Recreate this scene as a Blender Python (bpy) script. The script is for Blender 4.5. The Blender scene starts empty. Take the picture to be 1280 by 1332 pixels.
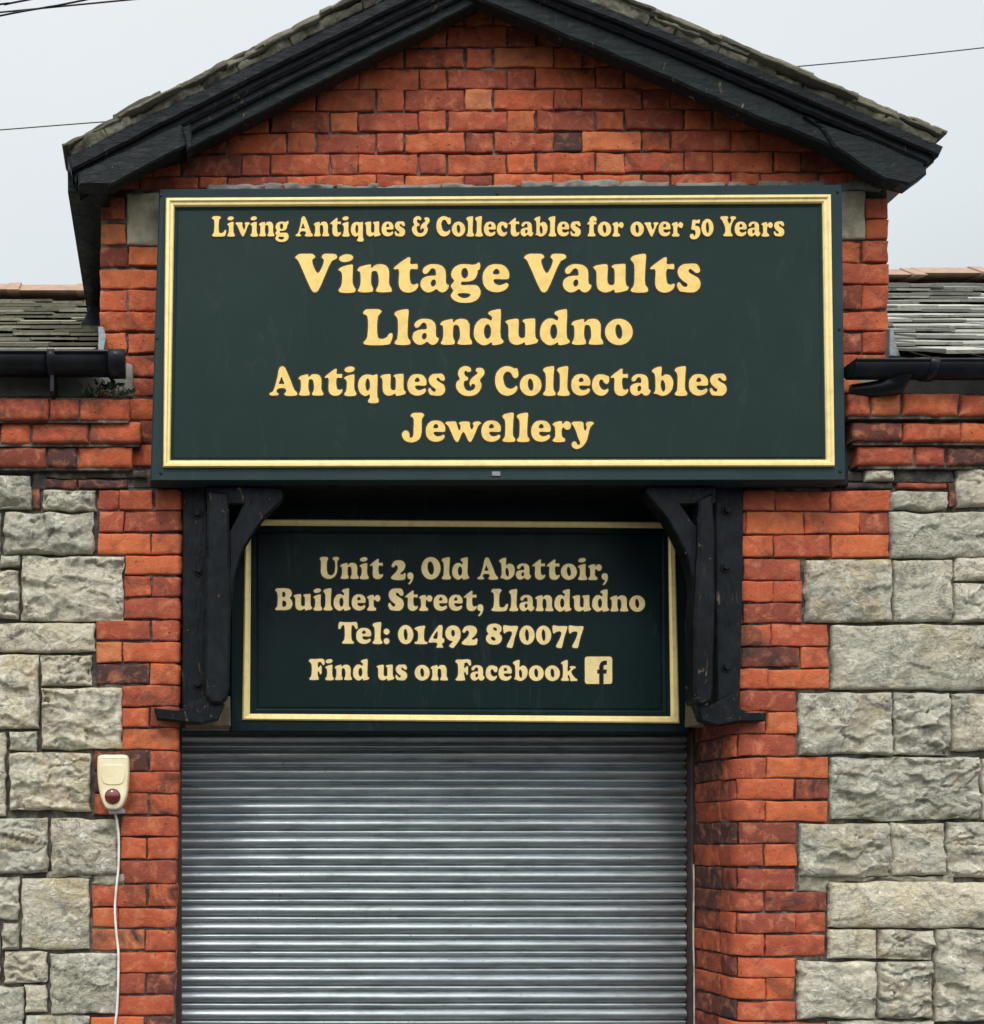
import bpy, bmesh, math, random
import numpy as np
from mathutils import Vector, Matrix
random.seed(7)
R = math.radians
sc = bpy.context.scene
C = sc.collection

# ------------------------------------------------------------------ camera
# the wall face is the plane y = 0; the camera stands D metres in front of it, level, with a shifted lens
D, S, PX0, PY0, EYE = 4.4, 342.0, 225.0, 1100.0, 1.6
F = D * S
cd = bpy.data.cameras.new('camera')
cam = bpy.data.objects.new('camera', cd); C.objects.link(cam)
cam.location = (0, -D, EYE); cam.rotation_euler = (R(90), 0, 0)
cd.sensor_fit = 'HORIZONTAL'; cd.sensor_width = 36
cd.lens = 36 * F / 1280
cd.shift_x = (640 - PX0) / 1280
cd.shift_y = (PY0 - 666) / 1280
cd.clip_start = 0.05; cd.clip_end = 600
sc.camera = cam

# ------------------------------------------------------------------ light
sc.view_settings.view_transform = 'Standard'
sc.view_settings.look = 'None'
sc.view_settings.gamma = 1
sc.view_settings.use_curve_mapping = False
sc.view_settings.exposure = 0.0
SUN_EL, SUN_AZ = R(52), R(12)          # high, in front of the wall, a little to the left
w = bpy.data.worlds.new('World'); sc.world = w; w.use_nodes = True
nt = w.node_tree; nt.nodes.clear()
def wn(t, **k):
    n = nt.nodes.new(t)
    for a, b in k.items(): setattr(n, a, b)
    return n
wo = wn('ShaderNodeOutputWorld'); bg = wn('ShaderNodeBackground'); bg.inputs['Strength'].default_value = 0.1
sky = wn('ShaderNodeTexSky', sky_type='NISHITA'); sky.sun_disc = False
sky.sun_elevation = SUN_EL; sky.sun_rotation = R(180) + SUN_AZ; sky.dust_density = 4
tc = wn('ShaderNodeTexCoord'); sx = wn('ShaderNodeSeparateXYZ')
nt.links.new(tc.outputs['Generated'], sx.inputs[0])
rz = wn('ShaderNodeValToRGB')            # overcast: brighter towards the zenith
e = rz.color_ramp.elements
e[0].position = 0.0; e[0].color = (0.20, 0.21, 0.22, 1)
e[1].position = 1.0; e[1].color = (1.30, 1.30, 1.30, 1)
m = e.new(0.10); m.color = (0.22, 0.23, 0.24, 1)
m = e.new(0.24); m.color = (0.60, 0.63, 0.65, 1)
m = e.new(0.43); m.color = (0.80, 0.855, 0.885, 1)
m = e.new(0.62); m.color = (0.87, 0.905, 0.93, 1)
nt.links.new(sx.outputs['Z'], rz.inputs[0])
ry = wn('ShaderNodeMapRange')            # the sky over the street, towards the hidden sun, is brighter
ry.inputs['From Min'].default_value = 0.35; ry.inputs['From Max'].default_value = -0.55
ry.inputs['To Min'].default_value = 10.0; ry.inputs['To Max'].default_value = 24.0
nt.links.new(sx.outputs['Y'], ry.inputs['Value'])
nz = wn('ShaderNodeTexNoise'); nz.inputs['Scale'].default_value = 2.2; nz.inputs['Detail'].default_value = 5
nt.links.new(tc.outputs['Generated'], nz.inputs['Vector'])
cr = wn('ShaderNodeMapRange'); cr.inputs['To Min'].default_value = 0.93; cr.inputs['To Max'].default_value = 1.07
nt.links.new(nz.outputs[0], cr.inputs['Value'])
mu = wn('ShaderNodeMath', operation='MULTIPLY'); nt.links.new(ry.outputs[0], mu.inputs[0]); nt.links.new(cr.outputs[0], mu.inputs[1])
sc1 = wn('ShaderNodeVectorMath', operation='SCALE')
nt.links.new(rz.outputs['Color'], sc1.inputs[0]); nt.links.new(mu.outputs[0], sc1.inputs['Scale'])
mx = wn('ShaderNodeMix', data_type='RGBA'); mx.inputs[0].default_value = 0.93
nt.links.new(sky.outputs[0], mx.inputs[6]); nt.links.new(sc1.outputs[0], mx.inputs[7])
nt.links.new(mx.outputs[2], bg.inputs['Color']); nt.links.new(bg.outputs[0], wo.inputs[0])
sd = bpy.data.lights.new('sun', 'SUN'); sd.energy = 1.5; sd.angle = R(11); sd.color = (1, 0.965, 0.91)
so = bpy.data.objects.new('sun', sd); C.objects.link(so); so.location = (-2, -6, 8)
so.rotation_euler = (R(90) - SUN_EL, 0, -SUN_AZ)

# ------------------------------------------------------------------ measuring: photo pixel -> point on a plane y
def wx(px, y=0.0): return (px - PX0) / F * (D + y)
def wz(py, y=0.0): return EYE + (PY0 - py) / F * (D + y)
def W(px, py, y=0.0): return (wx(px, y), y, wz(py, y))

# ------------------------------------------------------------------ materials
def material(name):
    m = bpy.data.materials.new(name); m.use_nodes = True
    t = m.node_tree; t.nodes.clear()
    o = t.nodes.new('ShaderNodeOutputMaterial'); b = t.nodes.new('ShaderNodeBsdfPrincipled')
    t.links.new(b.outputs[0], o.inputs[0])
    return m, NT(t, b)
class NT:
    def __init__(s, t, b): s.t = t; s.b = b; s.co = None
    def n(s, ty, **k):
        x = s.t.nodes.new(ty)
        for a, c in k.items(): setattr(x, a, c)
        return x
    def l(s, a, b): s.t.links.new(a, b)
    def coord(s, scale=(1, 1, 1)):
        g = s.n('ShaderNodeTexCoord'); mp = s.n('ShaderNodeMapping'); mp.inputs['Scale'].default_value = scale
        s.l(g.outputs['Object'], mp.inputs[0]); return mp.outputs[0]
    def noise(s, scale, detail=4, rough=0.55, dist=0.0, stretch=(1, 1, 1)):
        x = s.n('ShaderNodeTexNoise'); x.inputs['Scale'].default_value = scale; x.inputs['Detail'].default_value = detail
        x.inputs['Roughness'].default_value = rough; x.inputs['Distortion'].default_value = dist
        s.l(s.coord(stretch), x.inputs['Vector']); return x.outputs[0]
    def voronoi(s, scale, feature='F1', stretch=(1, 1, 1)):
        x = s.n('ShaderNodeTexVoronoi', feature=feature); x.inputs['Scale'].default_value = scale
        s.l(s.coord(stretch), x.inputs['Vector']); return x.outputs['Distance']
    def ramp(s, fac, stops, interp='LINEAR'):
        x = s.n('ShaderNodeValToRGB'); x.color_ramp.interpolation = interp
        e = x.color_ramp.elements
        while len(e) < len(stops): e.new(0.5)
        for q, (p, c) in zip(e, stops):
            q.position = p
            q.color = (c, c, c, 1) if not hasattr(c, '__len__') else (*c, 1)
        s.l(fac, x.inputs[0]); return x.outputs['Color']
    def mix(s, a, b, fac, mode='MIX'):
        x = s.n('ShaderNodeMix', data_type='RGBA', blend_type=mode)
        for v, i in ((fac, 0), (a, 6), (b, 7)):
            if hasattr(v, 'is_linked'): s.l(v, x.inputs[i])
            elif i == 0: x.inputs[0].default_value = v
            else: x.inputs[i].default_value = (*v, 1)
        return x.outputs[2]
    def math(s, op, a, b=0.0):
        x = s.n('ShaderNodeMath', operation=op)
        for v, i in ((a, 0), (b, 1)):
            if hasattr(v, 'is_linked'): s.l(v, x.inputs[i])
            else: x.inputs[i].default_value = v
        return x.outputs[0]
    def tint(s):
        x = s.n('ShaderNodeAttribute', attribute_name='tint'); q = s.n('ShaderNodeSeparateColor')
        s.l(x.outputs['Color'], q.inputs[0]); return q.outputs[0], q.outputs[1], q.outputs[2]
    def set(s, color=None, rough=None, metal=None, bump=None, strength=0.5, dist=0.01, spec=None, coat=None):
        for key, v in (('Base Color', color), ('Roughness', rough), ('Metallic', metal), ('Specular IOR Level', spec), ('Coat Weight', coat)):
            if v is None: continue
            if hasattr(v, 'is_linked'): s.l(v, s.b.inputs[key])
            elif key == 'Base Color': s.b.inputs[key].default_value = (*v, 1)
            else: s.b.inputs[key].default_value = v
        if bump is not None:
            x = s.n('ShaderNodeBump'); x.inputs['Strength'].default_value = strength; x.inputs['Distance'].default_value = dist
            s.l(bump, x.inputs['Height']); s.l(x.outputs[0], s.b.inputs['Normal'])

def brick_material():
    m, n = material('red_brick')
    a, b, c = n.tint()
    col = n.ramp(a, [(0.0, (0.085, 0.045, 0.040)), (0.10, (0.19, 0.055, 0.038)), (0.24, (0.34, 0.080, 0.047)), (0.55, (0.50, 0.113, 0.049)), (0.82, (0.57, 0.148, 0.057)), (1.0, (0.56, 0.20, 0.085))])
    big = n.noise(14, 4, 0.6, 0.6)
    col = n.mix(col, (0.19, 0.055, 0.042), n.ramp(big, [(0.50, 0.0), (0.74, 0.7)]))
    col = n.mix(col, (0.64, 0.235, 0.115), n.ramp(n.noise(20, 4, 0.65, 0.6), [(0.50, 0.0), (0.72, 0.7)]))
    pit = n.ramp(n.voronoi(40), [(0.07, 1.0), (0.15, 0.0)])
    pit = n.math('MULTIPLY', pit, n.ramp(n.noise(30, 2), [(0.5, 0.0), (0.6, 0.9)]))
    col = n.mix(col, (0.04, 0.02, 0.016), pit)
    soot = n.math('MULTIPLY', n.ramp(n.noise(9, 5, 0.65, 0.8), [(0.42, 0.0), (0.66, 1.0)]), b)
    col = n.mix(col, (0.045, 0.034, 0.032), soot)
    lime = n.math('MULTIPLY', n.ramp(n.noise(34, 5, 0.7, 1.0), [(0.66, 0.0), (0.76, 0.75)]), n.ramp(n.noise(3.5, 2), [(0.5, 0.0), (0.62, 1.0)]))
    col = n.mix(col, (0.48, 0.40, 0.36), lime)
    moss = n.ramp(n.noise(5.0, 5, 0.7, 0.5), [(0.66, 0.0), (0.80, 0.5)])
    col = n.mix(col, (0.13, 0.12, 0.06), moss)
    h = n.math('ADD', n.noise(60, 5, 0.7, 0.8), n.math('MULTIPLY', n.noise(210, 3), 0.35))
    h = n.math('SUBTRACT', h, n.math('MULTIPLY', pit, 0.7))
    n.set(col, 0.92, 0, h, 0.8, 0.007, 0.12); return m
def mortar_material(name, c1, c2, c3):
    m, n = material(name)
    col = n.ramp(n.noise(12, 5, 0.65, 0.6), [(0.3, c1), (0.48, c2), (0.64, c3)])
    col = n.mix(col, (0.035, 0.03, 0.026), n.ramp(n.noise(4.5, 4, 0.7, 0.4), [(0.46, 0.0), (0.7, 0.8)]))
    n.set(col, 0.95, 0, n.noise(75, 6, 0.75), 0.9, 0.01, 0.15); return m
def stone_material():
    m, n = material('rock_faced_limestone')
    a, b, c = n.tint()
    col = n.ramp(a, [(0.0, (0.33, 0.315, 0.27)), (0.35, (0.46, 0.435, 0.35)), (0.7, (0.57, 0.52, 0.395)), (1.0, (0.67, 0.62, 0.48))])
    col = n.mix(col, (0.44, 0.35, 0.19), n.math('MULTIPLY', n.ramp(n.noise(6.5, 5, 0.6, 1.2), [(0.44, 0.0), (0.66, 0.9)]), b))
    col = n.mix(col, (0.17, 0.165, 0.145), n.ramp(n.noise(7, 6, 0.70, 1.8), [(0.48, 0.0), (0.68, 0.75)]))
    col = n.mix(col, (0.74, 0.71, 0.60), n.ramp(n.noise(16, 6, 0.7, 1.8), [(0.52, 0.0), (0.68, 0.85)]))
    col = n.mix(col, (0.13, 0.14, 0.075), n.math('MULTIPLY', n.ramp(n.noise(3.2, 5, 0.7, 0.8), [(0.50, 0.0), (0.74, 0.7)]), c))
    vein = n.ramp(n.noise(13, 5, 0.55, 2.6, (1, 1, 1.5)), [(0.488, 0.0), (0.5, 0.85), (0.512, 0.0)])
    col = n.mix(col, (0.040, 0.035, 0.027), n.math('MULTIPLY', vein, n.ramp(n.noise(4, 2), [(0.42, 0.0), (0.58, 1.0)])))
    h = n.math('ADD', n.noise(24, 6, 0.62, 2.2, (1, 1, 1.4)), n.math('MULTIPLY', n.noise(130, 4, 0.7), 0.22))
    h = n.math('SUBTRACT', h, n.math('MULTIPLY', vein, 0.25))
    n.set(col, 0.9, 0, h, 0.75, 0.014, 0.15); return m
def black_paint_material(name='black_gloss_paint', chips=1.0, base=(0.0045, 0.006, 0.008), grain=True): return _bp(name, chips, base, grain)
def _bp(name, chips, base, grain):
    m, n = material(name)
    col = n.mix(base, (0.010, 0.0135, 0.0155), n.ramp(n.noise(8, 5, 0.65, 0.6), [(0.42, 0.0), (0.7, 1.0)]))
    ch = n.math('MULTIPLY', n.ramp(n.noise(26, 6, 0.72, 1.4, (1, 1, 0.45)), [(0.60, 0.0), (0.65, 1.0)]), n.ramp(n.noise(4.2, 3), [(0.50, 0.0), (0.60, chips)]))
    col = n.mix(col, (0.20, 0.155, 0.10), ch)
    col = n.mix(col, (0.22, 0.24, 0.24), n.ramp(n.noise(70, 4, 0.7, 0.5), [(0.70, 0.0), (0.75, 0.45 * chips)]))
    h = n.math('ADD', n.math('MULTIPLY', n.noise(9, 4, 0.6, 0.6, (1, 1, 0.4)), 0.7), n.math('MULTIPLY', n.noise(70, 4, 0.7, 0.3, (1, 1, 0.07)) if grain else n.noise(60, 5, 0.7, 0.6, (0.3, 1, 1)), 0.5))
    h = n.math('SUBTRACT', h, n.math('MULTIPLY', ch, 0.25))
    n.set(col, n.ramp(n.noise(20, 4), [(0.3, 0.30), (0.7, 0.6)]), 0, h, 0.9, 0.016, 0.13); return m
def steel_material():
    m, n = material('galvanised_steel')
    st = n.noise(9, 6, 0.7, 0.2, (0.5, 1, 6))
    col = n.ramp(st, [(0.28, (0.22, 0.25, 0.262)), (0.5, (0.34, 0.38, 0.395)), (0.74, (0.46, 0.505, 0.515))])
    col = n.mix(col, (0.11, 0.12, 0.125), n.ramp(n.noise(9, 6, 0.75, 0.3, (0.5, 1, 2.5)), [(0.52, 0.0), (0.76, 0.6)]))
    col = n.mix(col, (0.12, 0.09, 0.07), n.ramp(n.noise(55, 4, 0.7, 0.5, (1, 1, 0.5)), [(0.64, 0.0), (0.72, 0.7)]))
    ro = n.ramp(n.noise(34, 5, 0.7, 0.4, (0.7, 1, 2)), [(0.3, 0.34), (0.7, 0.52)])
    n.set(col, ro, 0.85, n.noise(30, 5, 0.7, 0.2, (0.35, 1, 1)), 0.16, 0.006); return m
def sign_green_material(name, c, c2, rough=0.36):
    m, n = material(name)
    col = n.mix(c, c2, n.ramp(n.noise(2.4, 4, 0.6, 0.4), [(0.4, 0.0), (0.7, 1.0)]))
    col = n.mix(col, (0.06, 0.072, 0.066), n.ramp(n.noise(16, 6, 0.75, 0.8, (1, 1, 0.25)), [(0.57, 0.0), (0.85, 0.4)]))
    n.set(col, n.ramp(n.noise(6, 4), [(0.3, rough), (0.7, rough + 0.16)]), 0, n.noise(90, 3), 0.06, 0.004, 0.10); return m
def gold_material(name, c, metal=0.35, rough=0.38):
    m, n = material(name)
    col = n.mix(c, tuple(v * 0.78 for v in c), n.ramp(n.noise(30, 5, 0.65, 0.5), [(0.45, 0.0), (0.75, 1.0)]))
    n.set(col, n.ramp(n.noise(40, 4), [(0.3, rough - 0.06), (0.7, rough + 0.12)]), metal, n.noise(140, 3), 0.05, 0.003); return m
def slate_material(name, warm):
    m, n = material(name)
    a, b, c = n.tint()
    if warm: st = [(0.0, (0.16, 0.155, 0.12)), (0.4, (0.26, 0.25, 0.19)), (0.75, (0.36, 0.34, 0.26)), (1.0, (0.48, 0.46, 0.37))]
    elif warm is None: st = [(0.0, (0.07, 0.066, 0.048)), (0.5, (0.14, 0.13, 0.09)), (1.0, (0.24, 0.225, 0.16))]
    else: st = [(0.0, (0.19, 0.195, 0.17)), (0.4, (0.30, 0.305, 0.265)), (0.75, (0.42, 0.42, 0.365)), (1.0, (0.54, 0.53, 0.46))]
    col = n.ramp(a, st)
    col = n.mix(col, (0.42, 0.40, 0.30), n.ramp(n.noise(38, 5, 0.7, 0.6), [(0.62, 0.0), (0.74, 0.6)]))
    col = n.mix(col, (0.075, 0.072, 0.045), n.ramp(n.noise(17, 5, 0.7, 0.8), [(0.52, 0.0), (0.72, 0.75)]))
    n.set(col, 0.8, 0, n.noise(60, 6, 0.75), 0.8, 0.008, 0.3); return m
def plain(name, c, rough=0.6, metal=0.0, c2=None, scale=20, bump=0.2, spec=0.4):
    m, n = material(name)
    c2 = c2 or tuple(v * 0.7 for v in c)
    col = n.mix(c, c2, n.ramp(n.noise(scale, 5, 0.65, 0.4), [(0.42, 0.0), (0.72, 1.0)]))
    n.set(col, rough, metal, n.noise(scale * 4, 4), bump, 0.005, spec); return m

BRICK = brick_material()
MORTAR = mortar_material('dark_mortar', (0.040, 0.033, 0.029), (0.075, 0.062, 0.053), (0.24, 0.21, 0.175))
SMORTAR = mortar_material('stone_mortar', (0.045, 0.038, 0.031), (0.085, 0.075, 0.060), (0.22, 0.20, 0.165))
STONE = stone_material()
PAINT = black_paint_material()
SOFFIT = black_paint_material('shaded_black_timber', 0.0, (0.004, 0.0045, 0.0055))  # pale chips left out: the deep shade under the beam is put into the colour
PAINT2 = black_paint_material('black_bargeboard_paint', 0.8, (0.007, 0.010, 0.013), False)
PAINT3 = black_paint_material('faded_bargeboard_paint', 0.9, (0.012, 0.018, 0.0185), False)
PLASTIC = plain('black_gutter_plastic', (0.005, 0.006, 0.009), 0.32, 0, (0.012, 0.014, 0.018), 10, 0.2, 0.22)
STEEL = steel_material()
RAIL = plain('brown_steel_rail', (0.085, 0.052, 0.042), 0.6, 0.2, (0.045, 0.032, 0.03), 14, 0.3)
GREEN = sign_green_material('dark_green_sign_paint', (0.0120, 0.0265, 0.0235), (0.0150, 0.031, 0.027), 0.42)
GREEN_RIM = sign_green_material('blue_green_frame_paint', (0.020, 0.037, 0.041), (0.025, 0.045, 0.045), 0.42)
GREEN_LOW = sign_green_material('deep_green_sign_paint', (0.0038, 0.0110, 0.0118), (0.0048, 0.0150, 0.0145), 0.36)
GOLD = gold_material('gold_leaf_lettering', (0.82, 0.56, 0.155), 0.10, 0.42)
GOLD_RIM = gold_material('pale_gold_moulding', (0.83, 0.65, 0.27), 0.30, 0.36)
KEYLINE = plain('dark_brown_keyline', (0.028, 0.020, 0.008), 0.6)
SLATE_L = slate_material('mossy_brown_slate', True)
SLATE_R = slate_material('weathered_grey_slate', False)
SLATE_V = slate_material('mossy_dark_slate', None)
VERGE = mortar_material('mossy_verge_mortar', (0.045, 0.043, 0.03), (0.115, 0.108, 0.076), (0.24, 0.225, 0.17))
RIDGE = plain('terracotta_ridge', (0.40, 0.25, 0.18), 0.85, 0, (0.24, 0.20, 0.15), 16, 0.6)
LEAD = plain('lead_flashing', (0.27, 0.30, 0.31), 0.6, 0.2, (0.15, 0.17, 0.18), 25, 0.4)
RENDER = plain('grey_render', (0.25, 0.245, 0.215), 0.95, 0, (0.13, 0.125, 0.11), 9, 0.8, 0.2)
POINT = plain('pale_pointing', (0.34, 0.31, 0.235), 0.95, 0, (0.12, 0.11, 0.08), 14, 0.9, 0.2)
SMEAR = plain('old_cement_smear', (0.30, 0.20, 0.15), 0.95, 0, (0.20, 0.17, 0.145), 30, 0.9, 0.15)
PADSTONE = plain('buff_sandstone', (0.44, 0.39, 0.28), 0.95, 0, (0.26, 0.235, 0.17), 22, 0.8, 0.2)
PACK = plain('weathered_pale_timber', (0.16, 0.125, 0.075), 0.8, 0, (0.06, 0.05, 0.035), 18, 0.4)
IVORY = plain('ivory_plastic', (0.82, 0.74, 0.50), 0.38, 0, (0.72, 0.60, 0.35), 8, 0.03)
LENS, _n = material('red_lens'); _n.set(_n.mix((0.16, 0.012, 0.008), (0.06, 0.006, 0.005), _n.ramp(_n.noise(60), [(0.4, 0), (0.7, 1)])), 0.12, 0, None, spec=0.6, coat=0.5)
GREYP = plain('grey_plastic', (0.34, 0.33, 0.31), 0.6)
WHITEC = plain('white_cable_sheath', (0.80, 0.78, 0.73), 0.55, 0, (0.52, 0.47, 0.40), 12, 0.2)
CONDUIT = plain('stained_conduit', (0.55, 0.50, 0.43), 0.6, 0, (0.12, 0.075, 0.05), 9, 0.2)
WIRE = plain('black_wire', (0.012, 0.012, 0.014), 0.7)
WIREG = plain('grey_wire', (0.07, 0.075, 0.085), 0.7)
SCREW = plain('dark_screw', (0.012, 0.013, 0.014), 0.5, 0.4)
PLATE = plain('grey_fixing_plate', (0.22, 0.24, 0.24), 0.45, 0.3)
LEAF = plain('weed_leaf', (0.045, 0.070, 0.028), 0.7, 0, (0.02, 0.035, 0.014), 40, 0.3)
ASPHALT = plain('asphalt', (0.055, 0.055, 0.055), 0.9, 0, (0.04, 0.04, 0.04), 30, 0.5, 0.3)
PAVING = plain('concrete_paving', (0.15, 0.148, 0.14), 0.9, 0, (0.10, 0.10, 0.096), 6, 0.4, 0.3)

# ------------------------------------------------------------------ numpy noise
def _hash(x, y, s):
    h = (x.astype(np.int64) * 374761393 + y.astype(np.int64) * 668265263 + int(s) * 974634121) & 0xffffffff
    h = ((h ^ (h >> 13)) * 1274126177) & 0xffffffff
    h = h ^ (h >> 16)
    return (h & 0xffff) / 65535.0
def vnoise(x, y, s=0):
    x = np.asarray(x, float); y = np.asarray(y, float)
    x, y = np.broadcast_arrays(x, y)
    xi = np.floor(x); yi = np.floor(y); fx = x - xi; fy = y - yi
    fx = fx * fx * (3 - 2 * fx); fy = fy * fy * (3 - 2 * fy)
    a = _hash(xi, yi, s); b = _hash(xi + 1, yi, s); c = _hash(xi, yi + 1, s); d = _hash(xi + 1, yi + 1, s)
    return (a + (b - a) * fx) * (1 - fy) + (c + (d - c) * fx) * fy
def fbm(x, y, s=0, o=4, g=0.5):
    t = 0; a = 1; n = 0
    for i in range(o):
        t = t + a * vnoise(x * 2 ** i + 3.1 * i, y * 2 ** i - 1.7 * i, s + 17 * i); n += a; a *= g
    return t / n

# ------------------------------------------------------------------ mesh collecting
class Mesh:
    def __init__(s): s.v = []; s.loops = []; s.tot = []; s.mi = []; s.ti = []; s.n = 0; s.sm = []
    def grid(s, P, tint=(0.5, 0.5, 0.5), mat=0, smooth=True):
        a, b, _ = P.shape; k = np.arange(a * b).reshape(a, b) + s.n
        q = np.stack([k[:-1, :-1], k[:-1, 1:], k[1:, 1:], k[1:, :-1]], -1).reshape(-1, 4)
        s.v.append(P.reshape(-1, 3)); s.loops.append(q.reshape(-1)); s.tot.append(np.full(len(q), 4)); s.mi.append(np.full(len(q), mat))
        s.sm.append(np.full(len(q), smooth)); s.ti.append(np.tile(np.array([*tint, 1.0]), (a * b, 1))); s.n += a * b
    def poly(s, verts, faces, tint=(0.5, 0.5, 0.5), mat=0, smooth=False):
        verts = np.array(verts, float)
        for f in faces:
            s.loops.append(np.array(f) + s.n); s.tot.append(np.array([len(f)]))
        s.mi.append(np.full(len(faces), mat)); s.sm.append(np.full(len(faces), smooth))
        s.v.append(verts); s.ti.append(np.tile(np.array([*tint, 1.0]), (len(verts), 1))); s.n += len(verts)
    def box(s, x0, x1, y0, y1, z0, z1, **k):
        v = [(x, y, z) for z in (z0, z1) for y in (y0, y1) for x in (x0, x1)]
        s.poly(v, [(0, 2, 3, 1), (4, 5, 7, 6), (0, 1, 5, 4), (2, 6, 7, 3), (0, 4, 6, 2), (1, 3, 7, 5)], **k)
    def prism(s, front, depth, bev=0.004, **k):
        """front: list of (x,z) outline; depth: (y0,y1) with y0 the near face; edges of the near face are chamfered"""
        pts = np.array(front, float)
        if poly_area(pts) < 0: pts = pts[::-1]
        ins = inset(pts, bev)
        y0, y1 = depth; n = len(pts)
        v = [(p[0], y0, p[1]) for p in ins] + [(p[0], y0 + bev, p[1]) for p in pts] + [(p[0], y1, p[1]) for p in pts]
        f = [tuple(range(n))]
        for i in range(n):
            j = (i + 1) % n
            f.append((n + i, n + j, j, i)); f.append((2 * n + i, 2 * n + j, n + j, n + i))
        f.append(tuple(range(3 * n - 1, 2 * n - 1, -1)))
        s.poly(v, f, **k)
    def tube(s, pts, r, n=8, **k):
        pts = [Vector(p) for p in pts]; rings = []
        rr = r if hasattr(r, '__len__') else [r] * len(pts)
        up = Vector((0, 1, 0))
        for i, p in enumerate(pts):
            t = (pts[min(i + 1, len(pts) - 1)] - pts[max(i - 1, 0)]).normalized()
            a = t.cross(up)
            if a.length < 1e-3: a = t.cross(Vector((1, 0, 0)))
            a.normalize(); b = t.cross(a)
            rings.append([tuple(p + (a * math.cos(q) + b * math.sin(q)) * rr[i]) for q in [2 * math.pi * j / n for j in range(n)]])
        v = [x for q in rings for x in q]; f = []
        for i in range(len(rings) - 1):
            for j in range(n):
                f.append((i * n + j, i * n + (j + 1) % n, (i + 1) * n + (j + 1) % n, (i + 1) * n + j))
        s.poly(v, f, smooth=True, **k)
        s.poly(rings[0], [tuple(range(n - 1, -1, -1))], **k); s.poly(rings[-1], [tuple(range(n))], **k)
    def build(s, name, mats, parent=None, fix=True, origin=None):
        v = np.concatenate(s.v); lp = np.concatenate(s.loops).astype(np.int32); tot = np.concatenate(s.tot).astype(np.int32)
        if origin is not None: v = v - np.array(origin)
        me = bpy.data.meshes.new(name)
        me.vertices.add(len(v)); me.vertices.foreach_set('co', v.astype(np.float32).ravel())
        me.loops.add(len(lp)); me.loops.foreach_set('vertex_index', lp)
        me.polygons.add(len(tot)); st = np.concatenate([[0], np.cumsum(tot)[:-1]]).astype(np.int32)
        me.polygons.foreach_set('loop_start', st)
        me.polygons.foreach_set('material_index', np.concatenate(s.mi).astype(np.int32))
        me.polygons.foreach_set('use_smooth', np.concatenate(s.sm).astype(bool))
        me.update(calc_edges=True); me.validate()
        at = me.attributes.new('tint', 'FLOAT_COLOR', 'POINT'); at.data.foreach_set('color', np.concatenate(s.ti).astype(np.float32).ravel())
        for m in (mats if isinstance(mats, (list, tuple)) else [mats]): me.materials.append(m)
        if fix:
            b = bmesh.new(); b.from_mesh(me); bmesh.ops.recalc_face_normals(b, faces=b.faces); b.to_mesh(me); b.free()
        return link(name, me, parent, origin)
def link(name, me, parent=None, origin=None):
    o = bpy.data.objects.new(name, me); C.objects.link(o)
    if origin is not None: o.location = origin
    if parent is not None:
        o.parent = parent
        o.matrix_parent_inverse = world_of(parent).inverted()
    return o
def world_of(o):
    m = Matrix.Translation(o.location) @ o.rotation_euler.to_matrix().to_4x4()
    return world_of(o.parent) @ o.matrix_parent_inverse @ m if o.parent else m
def thing(name, label, cat, loc, group=None):
    o = bpy.data.objects.new(name, None); C.objects.link(o); o.location = loc; o.empty_display_size = 0.2
    return tag(o, label, cat, group)
def tag(o, label, cat, group=None):
    o['label'] = label; o['category'] = cat
    if group: o['group'] = group
    return o
def poly_area(p):
    x, y = p[:, 0], p[:, 1]; return 0.5 * np.sum(x * np.roll(y, -1) - np.roll(x, -1) * y)
def inset(p, d):
    a = p - np.roll(p, 1, 0); b = np.roll(p, -1, 0) - p
    a /= np.linalg.norm(a, axis=1)[:, None] + 1e-9; b /= np.linalg.norm(b, axis=1)[:, None] + 1e-9
    na = np.stack([-a[:, 1], a[:, 0]], 1); nb = np.stack([-b[:, 1], b[:, 0]], 1)
    m = na + nb; m /= np.maximum((m * m).sum(1)[:, None], 0.5) / 2
    return p + m * d
def smooth_closed(pts, per=6):
    """centripetal Catmull-Rom through a closed list of points"""
    p = np.array(pts, float); n = len(p); out = []
    for i in range(n):
        p0, p1, p2, p3 = p[i - 1], p[i], p[(i + 1) % n], p[(i + 2) % n]
        t0 = 0; t1 = t0 + max(np.linalg.norm(p1 - p0), 1e-6) ** 0.5; t2 = t1 + max(np.linalg.norm(p2 - p1), 1e-6) ** 0.5; t3 = t2 + max(np.linalg.norm(p3 - p2), 1e-6) ** 0.5
        for k in range(per):
            t = t1 + (t2 - t1) * k / per
            a1 = (t1 - t) / (t1 - t0) * p0 + (t - t0) / (t1 - t0) * p1
            a2 = (t2 - t) / (t2 - t1) * p1 + (t - t1) / (t2 - t1) * p2
            a3 = (t3 - t) / (t3 - t2) * p2 + (t - t2) / (t3 - t2) * p3
            b1 = (t2 - t) / (t2 - t0) * a1 + (t - t0) / (t2 - t0) * a2
            b2 = (t3 - t) / (t3 - t1) * a2 + (t - t1) / (t3 - t1) * a3
            out.append((t2 - t) / (t2 - t1) * b1 + (t - t1) / (t2 - t1) * b2)
    return np.array(out)
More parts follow.
